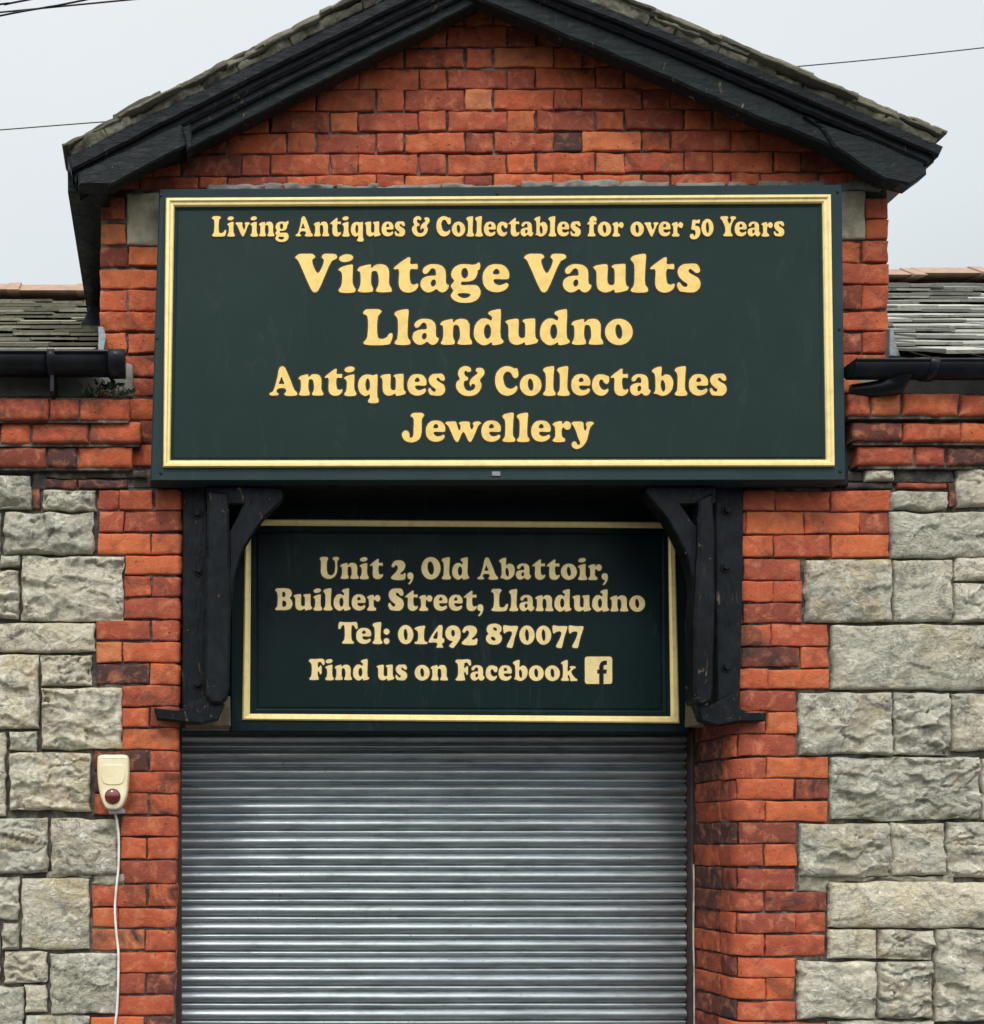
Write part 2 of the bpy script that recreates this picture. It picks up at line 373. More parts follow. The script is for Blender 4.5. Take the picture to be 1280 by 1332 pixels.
def worn(pts, step=0.03, amp=0.0018, seed=0):
    """outline (x,z) cut into short edges and made slightly uneven, as old timber is"""
    out = []
    n = len(pts)
    for i in range(n):
        a = np.array(pts[i], float); b = np.array(pts[(i + 1) % n], float)
        k = max(1, int(np.linalg.norm(b - a) / step))
        for j in range(k):
            q = a + (b - a) * j / k
            out.append(q + (np.array([vnoise(q[0] * 23, q[1] * 23, seed), vnoise(q[0] * 23, q[1] * 23, seed + 5)]) - 0.5) * 2 * amp)
    return out

# ------------------------------------------------------------------ masonry
def front(y0=0.0, slope=0.0):
    def f(U, V, H): return np.stack([U, y0 - H, V + slope * U], -1)
    return f
def corner(xc, r, y0=0.0, side=1, lean=0.0):
    """wraps a wall sheet round the rounded edge of an opening; U is measured along the front, side=+1: the front lies to the right of the edge"""
    L = math.pi * r / 2
    def f(U, V, H):
        s = (U - xc) * side - r
        t = np.clip(-s / r, 0, math.pi / 2)
        x = np.where(s >= 0, s + r, np.where(s > -L, r - (r + H) * np.sin(t), -H))
        y = np.where(s >= 0, y0 - H, np.where(s > -L, y0 + r - (r + H) * np.cos(t), y0 + r + (-s - L)))
        return np.stack([xc + side * x + lean * (V - 2.9), y, V], -1)
    return f
def axis(a, b, r, res):
    n = max(2, int(round((b - a - 2 * r) / res)))
    return np.concatenate([[a, a + r * 0.12, a + r * 0.45], np.linspace(a + r, b - r, n + 1), [b - r * 0.45, b - r * 0.12, b]])
def block(M, u0, u1, v0, v1, f, seed, res=0.0095, r=0.0055, base=0.0, rough=0.0032, wob=0.0046, tint=(0.5, 0, 0), mat=0, back=0.03, rock=0.0, dome=0.0, tilt=0.0, chip=0.0016):
    r = min(r, (u1 - u0) * 0.3, (v1 - v0) * 0.3)
    u = axis(u0, u1, r, res); v = axis(v0, v1, r, res)
    U, V = np.meshgrid(u, v)
    d = np.minimum(np.minimum(U - u0, u1 - U), np.minimum(V - v0, v1 - V))
    k = np.clip(d / (r * (0.45 + 1.5 * fbm(U * 21, V * 21, seed + 60, 3))), 0, 1)
    H = base + r * (np.sqrt(np.clip(1 - (1 - k) ** 2, 0, 1)) - 1)
    H += rough * (fbm(U * 26, V * 26, seed, 3) - 0.5) * 2
    if chip: H -= chip * np.clip(1.25 * fbm(U * 24, V * 24, seed + 70, 3) - 0.62, 0, 1) * np.clip(1.6 - d / (2.2 * r), 0, 1) * 9
    if tilt:
        rt = np.random.default_rng(seed + 77)
        H += tilt * (rt.uniform(-1, 1) * (U - (u0 + u1) / 2) / max(0.06, u1 - u0) + rt.uniform(-1, 1) * (V - (v0 + v1) / 2) / 0.075)
    if rock:
        rg = np.random.default_rng(seed)
        K = max(7, int((u1 - u0) * (v1 - v0) / 0.0042))
        c = np.stack([rg.uniform(u0, u1, K), rg.uniform(v0, v1, K)], 1); g = rg.normal(0, 0.32, (K, 2)); o = rg.uniform(-1, 1, K)
        pu = U + 0.07 * (fbm(U * 11, V * 13, seed + 3, 4) - 0.5) + 0.02 * (fbm(U * 40, V * 44, seed + 4, 2) - 0.5)
        pv = V * 1.25 + 0.07 * (fbm(U * 12, V * 12, seed + 9, 4) - 0.5) + 0.02 * (fbm(U * 44, V * 40, seed + 8, 2) - 0.5)
        dd = (pu[..., None] - c[:, 0]) ** 2 + ((pv[..., None] - c[:, 1] * 1.25) * 1.2) ** 2
        i = dd.argmin(-1)
        fac = o[i] * 0.55 + ((pu - c[i, 0]) * g[i, 0] + (pv - c[i, 1] * 1.25) * g[i, 1]) * 22
        rid = 1 - np.abs(2 * fbm(pu * 8, pv * 13, seed + 21, 4) - 1)
        cre = np.exp(-((fbm(pu * 9 + 5, pv * 13, seed + 31, 3) - 0.5) / 0.022) ** 2) * np.clip(3 * vnoise(U * 8, V * 8, seed + 33) - 1.2, 0, 1)
        H += np.clip(k * 1.6, 0, 1) * rock * (0.85 * fac + 1.7 * (rid - 0.75) + 0.5 * (fbm(U * 45, V * 45, seed + 30, 3) - 0.5) - 0.85 * cre)
    if dome:
        a = np.clip((U - u0) * (u1 - U) / (0.25 * min(0.18, u1 - u0) * (u1 - u0)), 0, 1); b = np.clip((V - v0) * (v1 - V) / (0.25 * (v1 - v0) ** 2), 0, 1)
        H += dome * np.sqrt(a * b)
    U = U + wob * (fbm(U * 17, V * 30, seed + 40, 2) - 0.5) * 2
    V = V + wob * (fbm(U * 13, V * 30, seed + 50, 2) - 0.5) * 2
    pad = lambda A: np.pad(A, 1, mode='edge')
    Hp = pad(H); Hp[0] = Hp[-1] = base - back; Hp[:, 0] = Hp[:, -1] = base - back
    M.grid(f(pad(U), pad(V), Hp), tint, mat)
def brick(M, px0, px1, py0, py1, f, seed, y=0.0, base=0.0, dark=0.0, soot=None, g=1.0, **k):
    """one brick from photo pixels measured on plane y"""
    rg = random.Random(seed * 7919 + 13)
    t = min(1, max(0, rg.gauss(0.50, 0.22))) if rg.random() > 0.06 else rg.uniform(0.0, 0.25)
    t = max(0.0, t - dark)
    so = soot if soot is not None else (rg.uniform(0.3, 1.0) if rg.random() < 0.32 else rg.uniform(0, 0.35))
    jo = lambda: rg.uniform(-1.0, 1.0)
    base += rg.uniform(-0.0025, 0.0035)
    block(M, wx(px0 + g + jo(), y), wx(px1 - g + jo(), y), wz(py1 - g + jo() * 0.8, y), wz(py0 + g + jo() * 0.8, y), f, seed, tint=(t, so, rg.random()), base=base, tilt=0.006, **k)
_seed = [100]
def nid(): _seed[0] += 1; return _seed[0]
def backing(M, x0, x1, z0, z1, y, mat=1, res=0.05):
    u = np.linspace(x0, x1, max(2, int((x1 - x0) / res))); v = np.linspace(z0, z1, max(2, int((z1 - z0) / res)))
    U, V = np.meshgrid(u, v); H = 0.004 * (fbm(U * 15, V * 15, 5, 3) - 0.5) * 2
    M.grid(front(y)(U, V, H), (0.5, 0.5, 0.5), mat)

BASE = (1.22, 0.2, 0.0)
bld = thing('brick_building', 'old stone and red brick building with a gabled entrance above a steel roller shutter', 'building', BASE)

# ---- gable wall: Flemish bond above the sign, brick strips beside it
M = Mesh()
SL = -0.0052                                     # the courses rise very slightly to the right
f0 = front(0.0, 0.0)
rows = [228.5 - 27.6 * i for i in range(0, 11)]
def roof_l(y): return 82 + (190 - y) / 0.4845      # top line of the roof on the left, photo px
def roof_r(y): return 1230 - (177 - y) / 0.415
for i in range(len(rows)):
    yb = rows[i] + (17.5 if i == 0 else 0); yt = rows[i] - 27.6 if i else 228.5
    if i: yb = rows[i - 1]; yt = rows[i]
    xl = max(150, roof_l(yt) + 62); xr = min(1140, roof_r(yt) - 62)
    per = 115.4; hs = 314 if i % 2 else 374
    x = hs - 6 * per; seq = []
    while x < 1300:
        seq.append((x, x + 37)); seq.append((x + 37, x + per)); x += per
    for a, b in seq:
        if b < xl or a > xr: continue
        a = max(a, xl); b = min(b, xr)
        if b - a < 12: continue
        sh = -5.2 * ((a + b) / 2 - 225) / 870
        sd = nid()
        grey = (i == 2 and abs(a - 720) < 30 and b - a < 45)
        brick(M, a, b, yt + sh, yb + sh, f0, sd, dark=0.8 if grey else 0.0, soot=1.0 if grey else None)
for j, (yt, yb) in enumerate([(256, 285), (290, 318), (320, 347), (348.5, 375.5), (376, 404), (404.5, 431.5), (432.5, 459.5), (461, 490), (490.5, 516), (517, 546), (546, 576), (577, 607)]):
    if j < 2: js = [130, 164]
    elif j % 2 == 0: js = [130, 166.5, 226]
    else: js = [130, 214]
    for a, b in zip(js, js[1:]): brick(M, a, b, yt, yb, f0, nid(), dark=0.12 if j > 6 else 0)
for j, (yt, yb) in enumerate([(256, 284), (284.5, 311), (312, 341), (341.5, 370), (370.5, 402), (402.5, 431), (431.5, 460.5), (461, 489), (490, 512), (512, 541), (541, 576), (577, 607)]):
    if j < 2: js = [1127, 1157]
    elif j % 2: js = [1078, 1157]
    else: js = [1066, 1121.5, 1157]
    for a, b in zip(js, js[1:]): brick(M, a, b, yt, yb, f0, nid(), dark=0.08 if j % 3 == 0 else 0)
# ragged bed of mortar along the top edge of the sign
x = 268
while x < 1085:
    ln = random.uniform(50, 130); q = 238.5 - 4.0 * (x + ln / 2 - 225) / 870
    block(M, wx(x), wx(x + ln), wz(q + 12), wz(q + random.uniform(0.5, 4.5)), f0, nid(), res=0.006, r=0.008, base=0.004 + random.uniform(0, 0.012), rough=0.010, wob=0.011, mat=2)
    x += ln + random.uniform(-4, 14)
# mortar body of the wall, with real thickness and sides
zt = lambda x: 0
xl, xr, xa = wx(131), wx(1156), wx(612)
poly = [(xl, wz(633)), (xr, wz(633)), (xr, wz(225)), (wx(640), wz(-40)), (wx(600), wz(-40)), (xl, wz(222))]
M.prism(poly, (0.011, 0.30), 0.001, mat=1)
gable = M.build('gable_wall', [BRICK, MORTAR, RENDER], bld)
# side walls of the entrance block running back under its roof
for a in (xl, xr - 0.22):
    M = Mesh(); M.box(a, a + 0.22, 0.30, 3.0, wz(640), wz(240), mat=0); M.build('side_wall', [MORTAR], bld)
for px0, px1, py0, py1 in ((165, 212, 250, 318.5), (1090, 1126, 247, 310.5)):
    M = Mesh(); block(M, wx(px0), wx(px1), wz(py1), wz(py0), f0, nid(), res=0.008, r=0.008, base=0.002, rough=0.004, wob=0.003, tint=(0.3, 0.9, 0.6))
    M.build('padstone', [PADSTONE], bld)

# ---- brick piers beside the opening, quoined in threes
def pier_left():
    M = Mesh()
    xc = wx(238); f = corner(xc, 0.022, 0.0, -1, 0.0145)
    edges = [636, 664, 693, 721, 749, 776.5, 805.5, 834, 862.5, 891.5, 919.5, 946.5, 975.5, 1003.5, 1032, 1060.5, 1089, 1118.5, 1150, 1180.5, 1208, 1237, 1265.5, 1293.5, 1321.5]
    while edges[-1] < 1640: edges.append(edges[-1] + 28.5)
    for i, (a, b) in enumerate(zip(edges, edges[1:])):
        wide = (i // 3) % 2 == 0
        js = [(127, 199, 238), (127, 162.5, 238), (127, 198, 238)][i % 3] if wide else [(162.5, 238), (162.5, 198.5, 238), (162.5, 238)][i % 3]
        if i == 0: js = (127, 155, 199.5, 238)
        js = list(js) + [238 + 36 + (38 if i % 2 else 0)]
        js[-2] = 238 if i % 2 else 238
        js = js[:-2] + [js[-1]]                                   # the corner brick wraps into the opening
        res = 0.011 if b < 1345 else 0.03
        for q, (p0, p1) in enumerate(zip(js, js[1:])):
            low = a > 970
            dk = 0.34 if (low and 14 > i > 11 and q == 0) else (0.05 if low else 0)
            so = 0.95 if i in (9,) or (i in (13, 14, 18) and q == len(js) - 2) else None
            if i in (12, 13, 14) and q == 0: dk = 0.42; so = 0.6
            brick(M, p0, p1, a, b, f, nid(), dark=dk, soot=so, res=res)
        # bricks on the return face of the opening
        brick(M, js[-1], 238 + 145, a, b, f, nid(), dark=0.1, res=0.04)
    # mortar body
    z0, z1 = wz(1650), wz(634); k = 0.0145
    for a, b in zip(np.linspace(z0, z1, 9), np.linspace(z0, z1, 9)[1:]):
        pass
    M.poly([(wx(110), 0.012, z0), (wx(228), 0.012, z0), (xc - 0.022, 0.012, z1), (wx(126), 0.012, z1),
            (wx(110), 0.42, z0), (xc - 0.012 + k * (z0 - 2.9), 0.42, z0), (xc - 0.012 + k * (z1 - 2.9), 0.42, z1), (wx(126), 0.42, z1),
            (xc - 0.012 + k * (z0 - 2.9), 0.022, z0), (xc - 0.012 + k * (z1 - 2.9), 0.022, z1)],
           [(0, 1, 2, 3), (1, 8, 9, 2), (8, 5, 6, 9), (4, 7, 6, 5), (0, 3, 7, 4), (3, 2, 9, 6, 7)], mat=1)
    return M.build('brick_pier', [BRICK, MORTAR, RENDER, SMEAR], bld)
pier_left()
XC = wx(958)
def pier_right():
    M = Mesh(); r = 0.05; f = corner(XC, r, 0.0, 1)
    edges = [637, 665, 694.5, 725.5, 754.5, 783.5, 811, 841, 869, 897, 925.5, 954.5, 984.5, 1013, 1040.5, 1069, 1098, 1128.5, 1159, 1187, 1215, 1244.5, 1271.5, 1301.5, 1329]
    while edges[-1] < 1640: edges.append(edges[-1] + 28.6)
    fr = [(1008, 1081, 1157), (1047, 1118, 1157), (1006, 1081, 1157), (1044,), (1007, 1044), (1044,), (1003, 1079), (1042, 1079), (1000, 1079),
          (1037,), (998, 1037), (1037,), (997, 1078), (1035, 1078), (997, 1078), (1037,), (994, 1037), (1036,), (995, 1076), (1035, 1076), (995, 1075), (1036,), (996, 1036), (1036,)]
    for i, (a, b) in enumerate(zip(edges, edges[1:])):
        js = list(fr[i] if i < len(fr) else ([(1036,), (996, 1036), (1036,)][i % 3] if (i // 3) % 2 else [(995, 1076), (1035, 1076), (995, 1076)][i % 3]))
        x = js[0]; L = []
        ln = 77 if (i % 2 == 0) else 77
        x -= 77; L.append(x)
        while x > 958 - 135: x -= (38 if len(L) % 2 else 77) if i % 2 else (77 if len(L) % 2 else 38); L.append(x)
        js = L[::-1] + js
        js = [q for q in js if q > 958 - 150]
        res = 0.011 if b < 1345 else 0.03
        for q, (p0, p1) in enumerate(zip(js, js[1:])):
            inn = p1 < 968
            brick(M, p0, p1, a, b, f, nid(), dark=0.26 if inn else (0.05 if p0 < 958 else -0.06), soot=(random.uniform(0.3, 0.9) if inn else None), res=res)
    z0, z1 = wz(1650), wz(634); c = XC
    M.poly([(c + r, 0.012, z0), (wx(1160), 0.012, z0), (wx(1160), 0.012, z1), (c + r, 0.012, z1), (c + 0.012, r, z0), (c + 0.012, r, z1), (c + 0.012, 0.44, z0), (c + 0.012, 0.44, z1), (wx(1160), 0.44, z0), (wx(1160), 0.44, z1)],
           [(0, 1, 2, 3), (4, 0, 3, 5), (6, 4, 5, 7), (8, 6, 7, 9), (1, 8, 9, 2), (3, 2, 9, 7, 5)], mat=1)
    return M.build('brick_pier', [BRICK, MORTAR, RENDER], bld)
pier_right()

# ---- rock-faced stone walls
def stone(M, px0, px1, py0, py1, res=0.0058, amp=0.0108, **k):
    sd = nid(); rg = random.Random(sd)
    block(M, wx(px0 + 1.4), wx(px1 - 1.4), wz(py1 - 1.4), wz(py0 + 1.4), f0, sd, res=res, r=0.009, base=0.008, rough=0.002, wob=0.008, tint=(min(1, max(0, rg.gauss(0.52, 0.22))), rg.random(), rg.random() * (0.9 if rg.random() < 0.5 else 0.3)),
          rock=amp * rg.choice([0.45, 0.8, 1.1, 1.5, 1.7]), dome=rg.uniform(0.008, 0.020), back=0.04, chip=0, **k)
def ashlar(M, x0, x1, y0, y1):
    y = y0
    while y < y1 - 12:
        h = min(random.choice([55, 84, 84, 42]), y1 - y); x = x0
        while x < x1 - 12:
            ww = min(random.uniform(70, 150), x1 - x)
            if x1 - x - ww < 30: ww = x1 - x
            stone(M, x, x + ww, y, y + h, res=0.025); x += ww
        y += h
M = Mesh()
for s in [(-90, 42, 617, 663), (55, 126, 636, 665), (4, 123, 666, 722.5), (-90, 3, 665, 722), (1, 26, 722, 739), (-90, 26, 741, 806), (27, 162, 723, 809), (-90, 125, 809, 850), (-90, 52, 851, 950), (52, 121, 851, 893),
          (53, 160, 894, 976), (11, 50, 950, 978), (-90, 9, 952, 1064), (11, 119, 978, 1056), (-90, 65, 1063, 1138), (65, 156, 1063, 1139), (-90, 26, 1139, 1197), (27, 117, 1141, 1236), (2, 26, 1199, 1236),
          (-90, 1, 1199, 1280), (4, 62, 1236, 1279), (64, 154, 1239, 1320), (-90, 32, 1281, 1345), (32, 63, 1281, 1319), (32, 117, 1320, 1400), (-90, 31, 1347, 1400)]:
    stone(M, *s)
ashlar(M, -90, 117, 1402, 1648); ashlar(M, -900, -92, 612, 1648)
backing(M, wx(-900), wx(166), wz(1650), wz(606), 0.012)
for a, b, y0, y1 in ((-90, 40, 609, 617), (42, 60, 612, 636), (60, 190, 611, 622)):
    block(M, wx(a), wx(b), wz(y1), wz(y0), f0, nid(), res=0.01, r=0.006, base=0.004, rough=0.006, wob=0.006, mat=1)
for a, b, y0, y1 in ((119, 160, 1138, 1152), (60, 120, 1135, 1142)):
    block(M, wx(a), wx(b), wz(y1), wz(y0), f0, nid(), res=0.006, r=0.010, base=0.004, rough=0.012, wob=0.012, mat=2, chip=0.006)
M.box(wx(-900), wx(126), 0.06, 0.45, wz(1650), wz(470), mat=1)
M.build('stone_wall', [STONE, SMORTAR, POINT], bld)
M = Mesh()
for s in [(1123, 1164, 611, 627), (1157, 1232, 639, 666), (1243, 1340, 608, 660), (1157, 1400, 666, 726), (1046, 1161, 727, 810), (1161, 1239, 727, 810), (1240, 1400, 725, 757), (1240, 1400, 758, 810), (1080, 1400, 812, 899),
          (1038, 1161, 900, 983), (1162, 1236, 900, 983), (1236, 1400, 901, 978), (1079, 1275, 984, 1068), (1276, 1400, 985, 1068), (1039, 1157, 1070, 1142), (1158, 1230, 1070, 1140), (1230, 1400, 1068, 1143),
          (1077, 1400, 1146, 1208), (1077, 1140, 1208, 1247), (1141, 1213, 1208, 1249), (1215, 1400, 1208, 1331), (1037, 1140, 1250, 1326), (1141, 1213, 1250, 1326), (1077, 1214, 1327, 1402), (1215, 1400, 1332, 1402)]:
    stone(M, *s)
ashlar(M, 1078, 1400, 1404, 1648); ashlar(M, 1402, 2300, 612, 1648)
backing(M, wx(1030), wx(2300), wz(1650), wz(606), 0.012)
for a, b, y0, y1 in ((1100, 1124, 612, 626), (1164, 1240, 611, 628), (1100, 1160, 628, 636)):
    block(M, wx(a), wx(b), wz(y1), wz(y0), f0, nid(), res=0.01, r=0.006, base=0.004, rough=0.006, wob=0.006, mat=1)
for a, b, y0, y1 in ((1040, 1078, 1141, 1160), (1060, 1240, 1139, 1147), (1156, 1160, 1075, 1140)):
    block(M, wx(a), wx(b), wz(y1), wz(y0), f0, nid(), res=0.006, r=0.010, base=0.004, rough=0.012, wob=0.012, mat=2, chip=0.006)
M.box(wx(1158), wx(2300), 0.06, 0.45, wz(1650), wz(470), mat=1)
M.build('stone_wall', [STONE, SMORTAR, POINT], bld)

# ---- corbelled brick courses under the gutters, with thin brown brick slips and a render band
def corbel(rowset, x_end, far, dirn, slips):
    M = Mesh()
    for k, (yt, yb, out, end, first) in enumerate(rowset):
        y = -out; f = front(y); x = end; q = 0
        lens = [first] + [76 if (j + k) % 2 else 40 for j in range(60)]
        for ln in lens:
            nx = x + dirn * ln
            if (dirn < 0 and x < far) or (dirn > 0 and x > far): break
            a, b = min(x, nx), max(x, nx)
            vis = -20 < b and a < 1300
            brick(M, a, b, yt, yb, f, nid(), y=y, dark=0.05 if dirn > 0 else (0.2 if k == 0 else 0.12), soot=(random.uniform(0.5, 1.0) if dirn < 0 and k < 2 else random.uniform(0, 0.5)), res=0.011 if vis else 0.04, back=0.09, r=0.013, wob=0.004)
            x = nx
        M.box(min(wx(end - dirn * -3, y), wx(far, y)), max(wx(end - dirn * -3, y), wx(far, y)), y + 0.014, 0.03, wz(yb + 2, y), wz(yt - 1.5, y), mat=1)
    a, b = sorted((end, far))
    # render band behind the gutter
    block(M, wx(a), wx(b), wz(516), wz(470), f0, nid(), res=0.03, r=0.006, base=0.004, rough=0.004, wob=0.003, mat=2)
    for s in slips: brick(M, *s, f0, nid(), dark=0.62, soot=0.5, base=0.006, rough=0.004)
    return M.build('corbel_course', [BRICK, MORTAR, RENDER], bld)
corbel([(517, 546, 0.085, 170, 66), (547, 577, 0.06, 184, 68), (580, 608, 0.04, 173, 72)], 170, -800, -1, [(46, 100, 622, 635), (100, 166, 623, 636), (41, 54, 634, 662)])
corbel([(511, 541, 0.085, 1103, 32), (549, 575, 0.06, 1109, 66), (579, 606, 0.04, 1116, 76)], 1103, 2200, 1, [(1166, 1232, 627, 637), (1232, 1242, 627, 660)])

# ---- timber lintel, soffit and the recess behind the lower sign
M = Mesh()
M.prism(worn([(wx(205), wz(634)), (wx(1100), wz(634)), (wx(1100), wz(560)), (wx(205), wz(560))]), (-0.02, 0.32), 0.004)
M.prism(worn([(wx(330), wz(639)), (wx(880), wz(638)), (wx(880), wz(629)), (wx(330), wz(629))], amp=0.003), (-0.045, -0.02), 0.004)
lint = M.build('lintel_beam', [SOFFIT], bld)
M = Mesh(); M.box(wx(255), wx(955), 0.26, 0.50, wz(935, 0.26), wz(634), mat=0); M.build('shutter_box', [SOFFIT], bld)

# ---- timber brackets
def bracket(post, strut, brace, foot, packer, bolts):
    def px(pts, y): return [(wx(a, y), wz(b, y)) for a, b in pts]
    M = Mesh(); M.prism(worn(px(post, -0.02), seed=nid()), (-0.02, 0.10), 0.005); p = M.build('timber_bracket', [PAINT], bld)
    M = Mesh(); M.prism(worn(px(strut, -0.07), seed=nid()), (-0.07, 0.01), 0.009); M.build('strut', [PAINT], p)
    M = Mesh(); M.prism(worn(px(brace, -0.05), 0.02, seed=nid()), (-0.05, 0.015), 0.005); M.build('brace', [PAINT], p)
    M = Mesh(); M.prism(worn(px(foot, -0.05), 0.02, seed=nid()), (-0.05, 0.0), 0.004); M.build('iron_foot', [PAINT], p)
    for bx, by in bolts:
        M = Mesh(); c = W(bx, by, -0.02); q = [(c[0] + 0.014 * math.cos(k * math.pi / 3 + 0.3), c[2] + 0.014 * math.sin(k * math.pi / 3 + 0.3)) for k in range(6)]
        M.prism(q, (-0.034, -0.019), 0.003); M.prism([(c[0] + 0.022 * math.cos(k * 0.628), c[2] + 0.022 * math.sin(k * 0.628)) for k in range(10)], (-0.023, -0.0195), 0.001); M.build('bolt', [PAINT], p)
    M = Mesh(); M.prism(worn(px(packer, 0.06), seed=nid()), (0.06, 0.20), 0.004); M.build('packing_block', [PACK], p)
    return p
bracket([(238, 632), (269, 632), (270, 790), (270, 938), (237, 938)],
        [(270, 638), (297, 640), (299, 700), (300, 800), (299, 895), (296, 908), (288, 916), (276, 915), (268, 905), (267, 890), (268, 760)],
        [(298, 835), (301.5, 790), (304, 758), (309, 735), (318, 712), (331, 690), (345, 671), (358, 659), (369, 648), (367, 634), (352, 633), (268, 633), (268, 655), (317, 656), (309, 672), (298, 692)],
        [(200, 921), (232, 924), (244, 916), (268, 905), (292, 916), (284, 936), (262, 941), (240, 939), (204, 935)],
        [(264, 905), (300, 905), (300, 944), (240, 944), (240, 930)], [(258, 742), (257, 890), (256, 668)])
bracket([(930, 632), (968, 632), (966, 790), (962, 940), (934, 940)],
        [(910, 650), (928, 640), (931, 700), (931, 800), (928, 895), (926, 912), (915, 918), (905, 914), (903, 895), (904, 800), (908, 720)],
        [(907, 835), (905, 790), (902, 752), (894, 722), (882, 697), (868, 674), (853, 656), (840, 640), (841, 633), (932, 633), (932, 655), (886, 656), (897, 672), (910, 690), (910, 835)],
        [(905, 912), (925, 918), (958, 900), (962, 918), (970, 926), (997, 927), (996, 938), (962, 938), (935, 944), (915, 938)],
        [(912, 908), (934, 908), (934, 942), (912, 942)], [(944, 738), (945, 868), (946, 664)])

# ---- roller shutter
YS = 0.42
def shutter():
    M = Mesh()
    x0, x1 = wx(236, YS), wx(891.5, YS)
    zt = wz(930, YS); pitch = 22.45 / F * (D + YS)
    prof = []
    for q in np.linspace(0, 1, 9): prof.append((0.03 + 0.60 * q, 0.0165 * math.sin(math.pi * q)))
    prof += [(0.645, -0.011), (0.69, -0.011)]
    for q in np.linspace(0, 1, 5): prof.append((0.70 + 0.22 * q, 0.0005 + 0.0055 * math.sin(math.pi * q) ** 0.7))
    prof += [(0.935, -0.012), (1.01, -0.012)]
    n = int((zt - 0.03) / pitch); zs = []; ys = []; sl = []
    for i in range(n):
        for q, h in prof: zs.append(zt - (i + q) * pitch); ys.append(h); sl.append(i)
    zs = np.array(zs); ys = np.array(ys); sl = np.array(sl)
    xs = np.linspace(x0, x1, 56)
    X, Z = np.meshgrid(xs, zs); Y = np.repeat(ys[:, None], len(xs), 1); I = np.repeat(sl[:, None], len(xs), 1)
    Z = Z + 0.0016 * (vnoise(X * 3.0, I * 7.3, 3) - 0.5) + 0.0030 * (vnoise(I * 5.1, I * 0.3, 4) - 0.5)
    Y = Y + 0.0045 * (vnoise(X * 2.2, I * 3.7, 9) - 0.5) + 0.004 * (vnoise(X * 1.1, Z * 2.0, 12) - 0.5)
    M.grid(np.stack([X, YS - Y, Z], -1))
    M.box(x0, x1, YS - 0.025, YS + 0.03, 0.005, zt - n * pitch, mat=0)
    s = M.build('roller_shutter', [STEEL], bld, fix=False)
    # dark guide rails down both sides
    for a, b, y in ((892.5, 908, YS), (226, 236.5, YS)):
        G = Mesh(); G.prism([(wx(a, y), 0.005), (wx(b, y), 0.005), (wx(b, y), zt + 0.05), (wx(a, y), zt + 0.05)], (YS - 0.05, YS + 0.05), 0.004)
        G.build('guide_rail', [RAIL], s)
shutter()
M = Mesh(); M.box(wx(110), wx(1160), 0.452, 0.60, 0, wz(640), mat=0); M.build('inner_wall', [PAINT], bld)

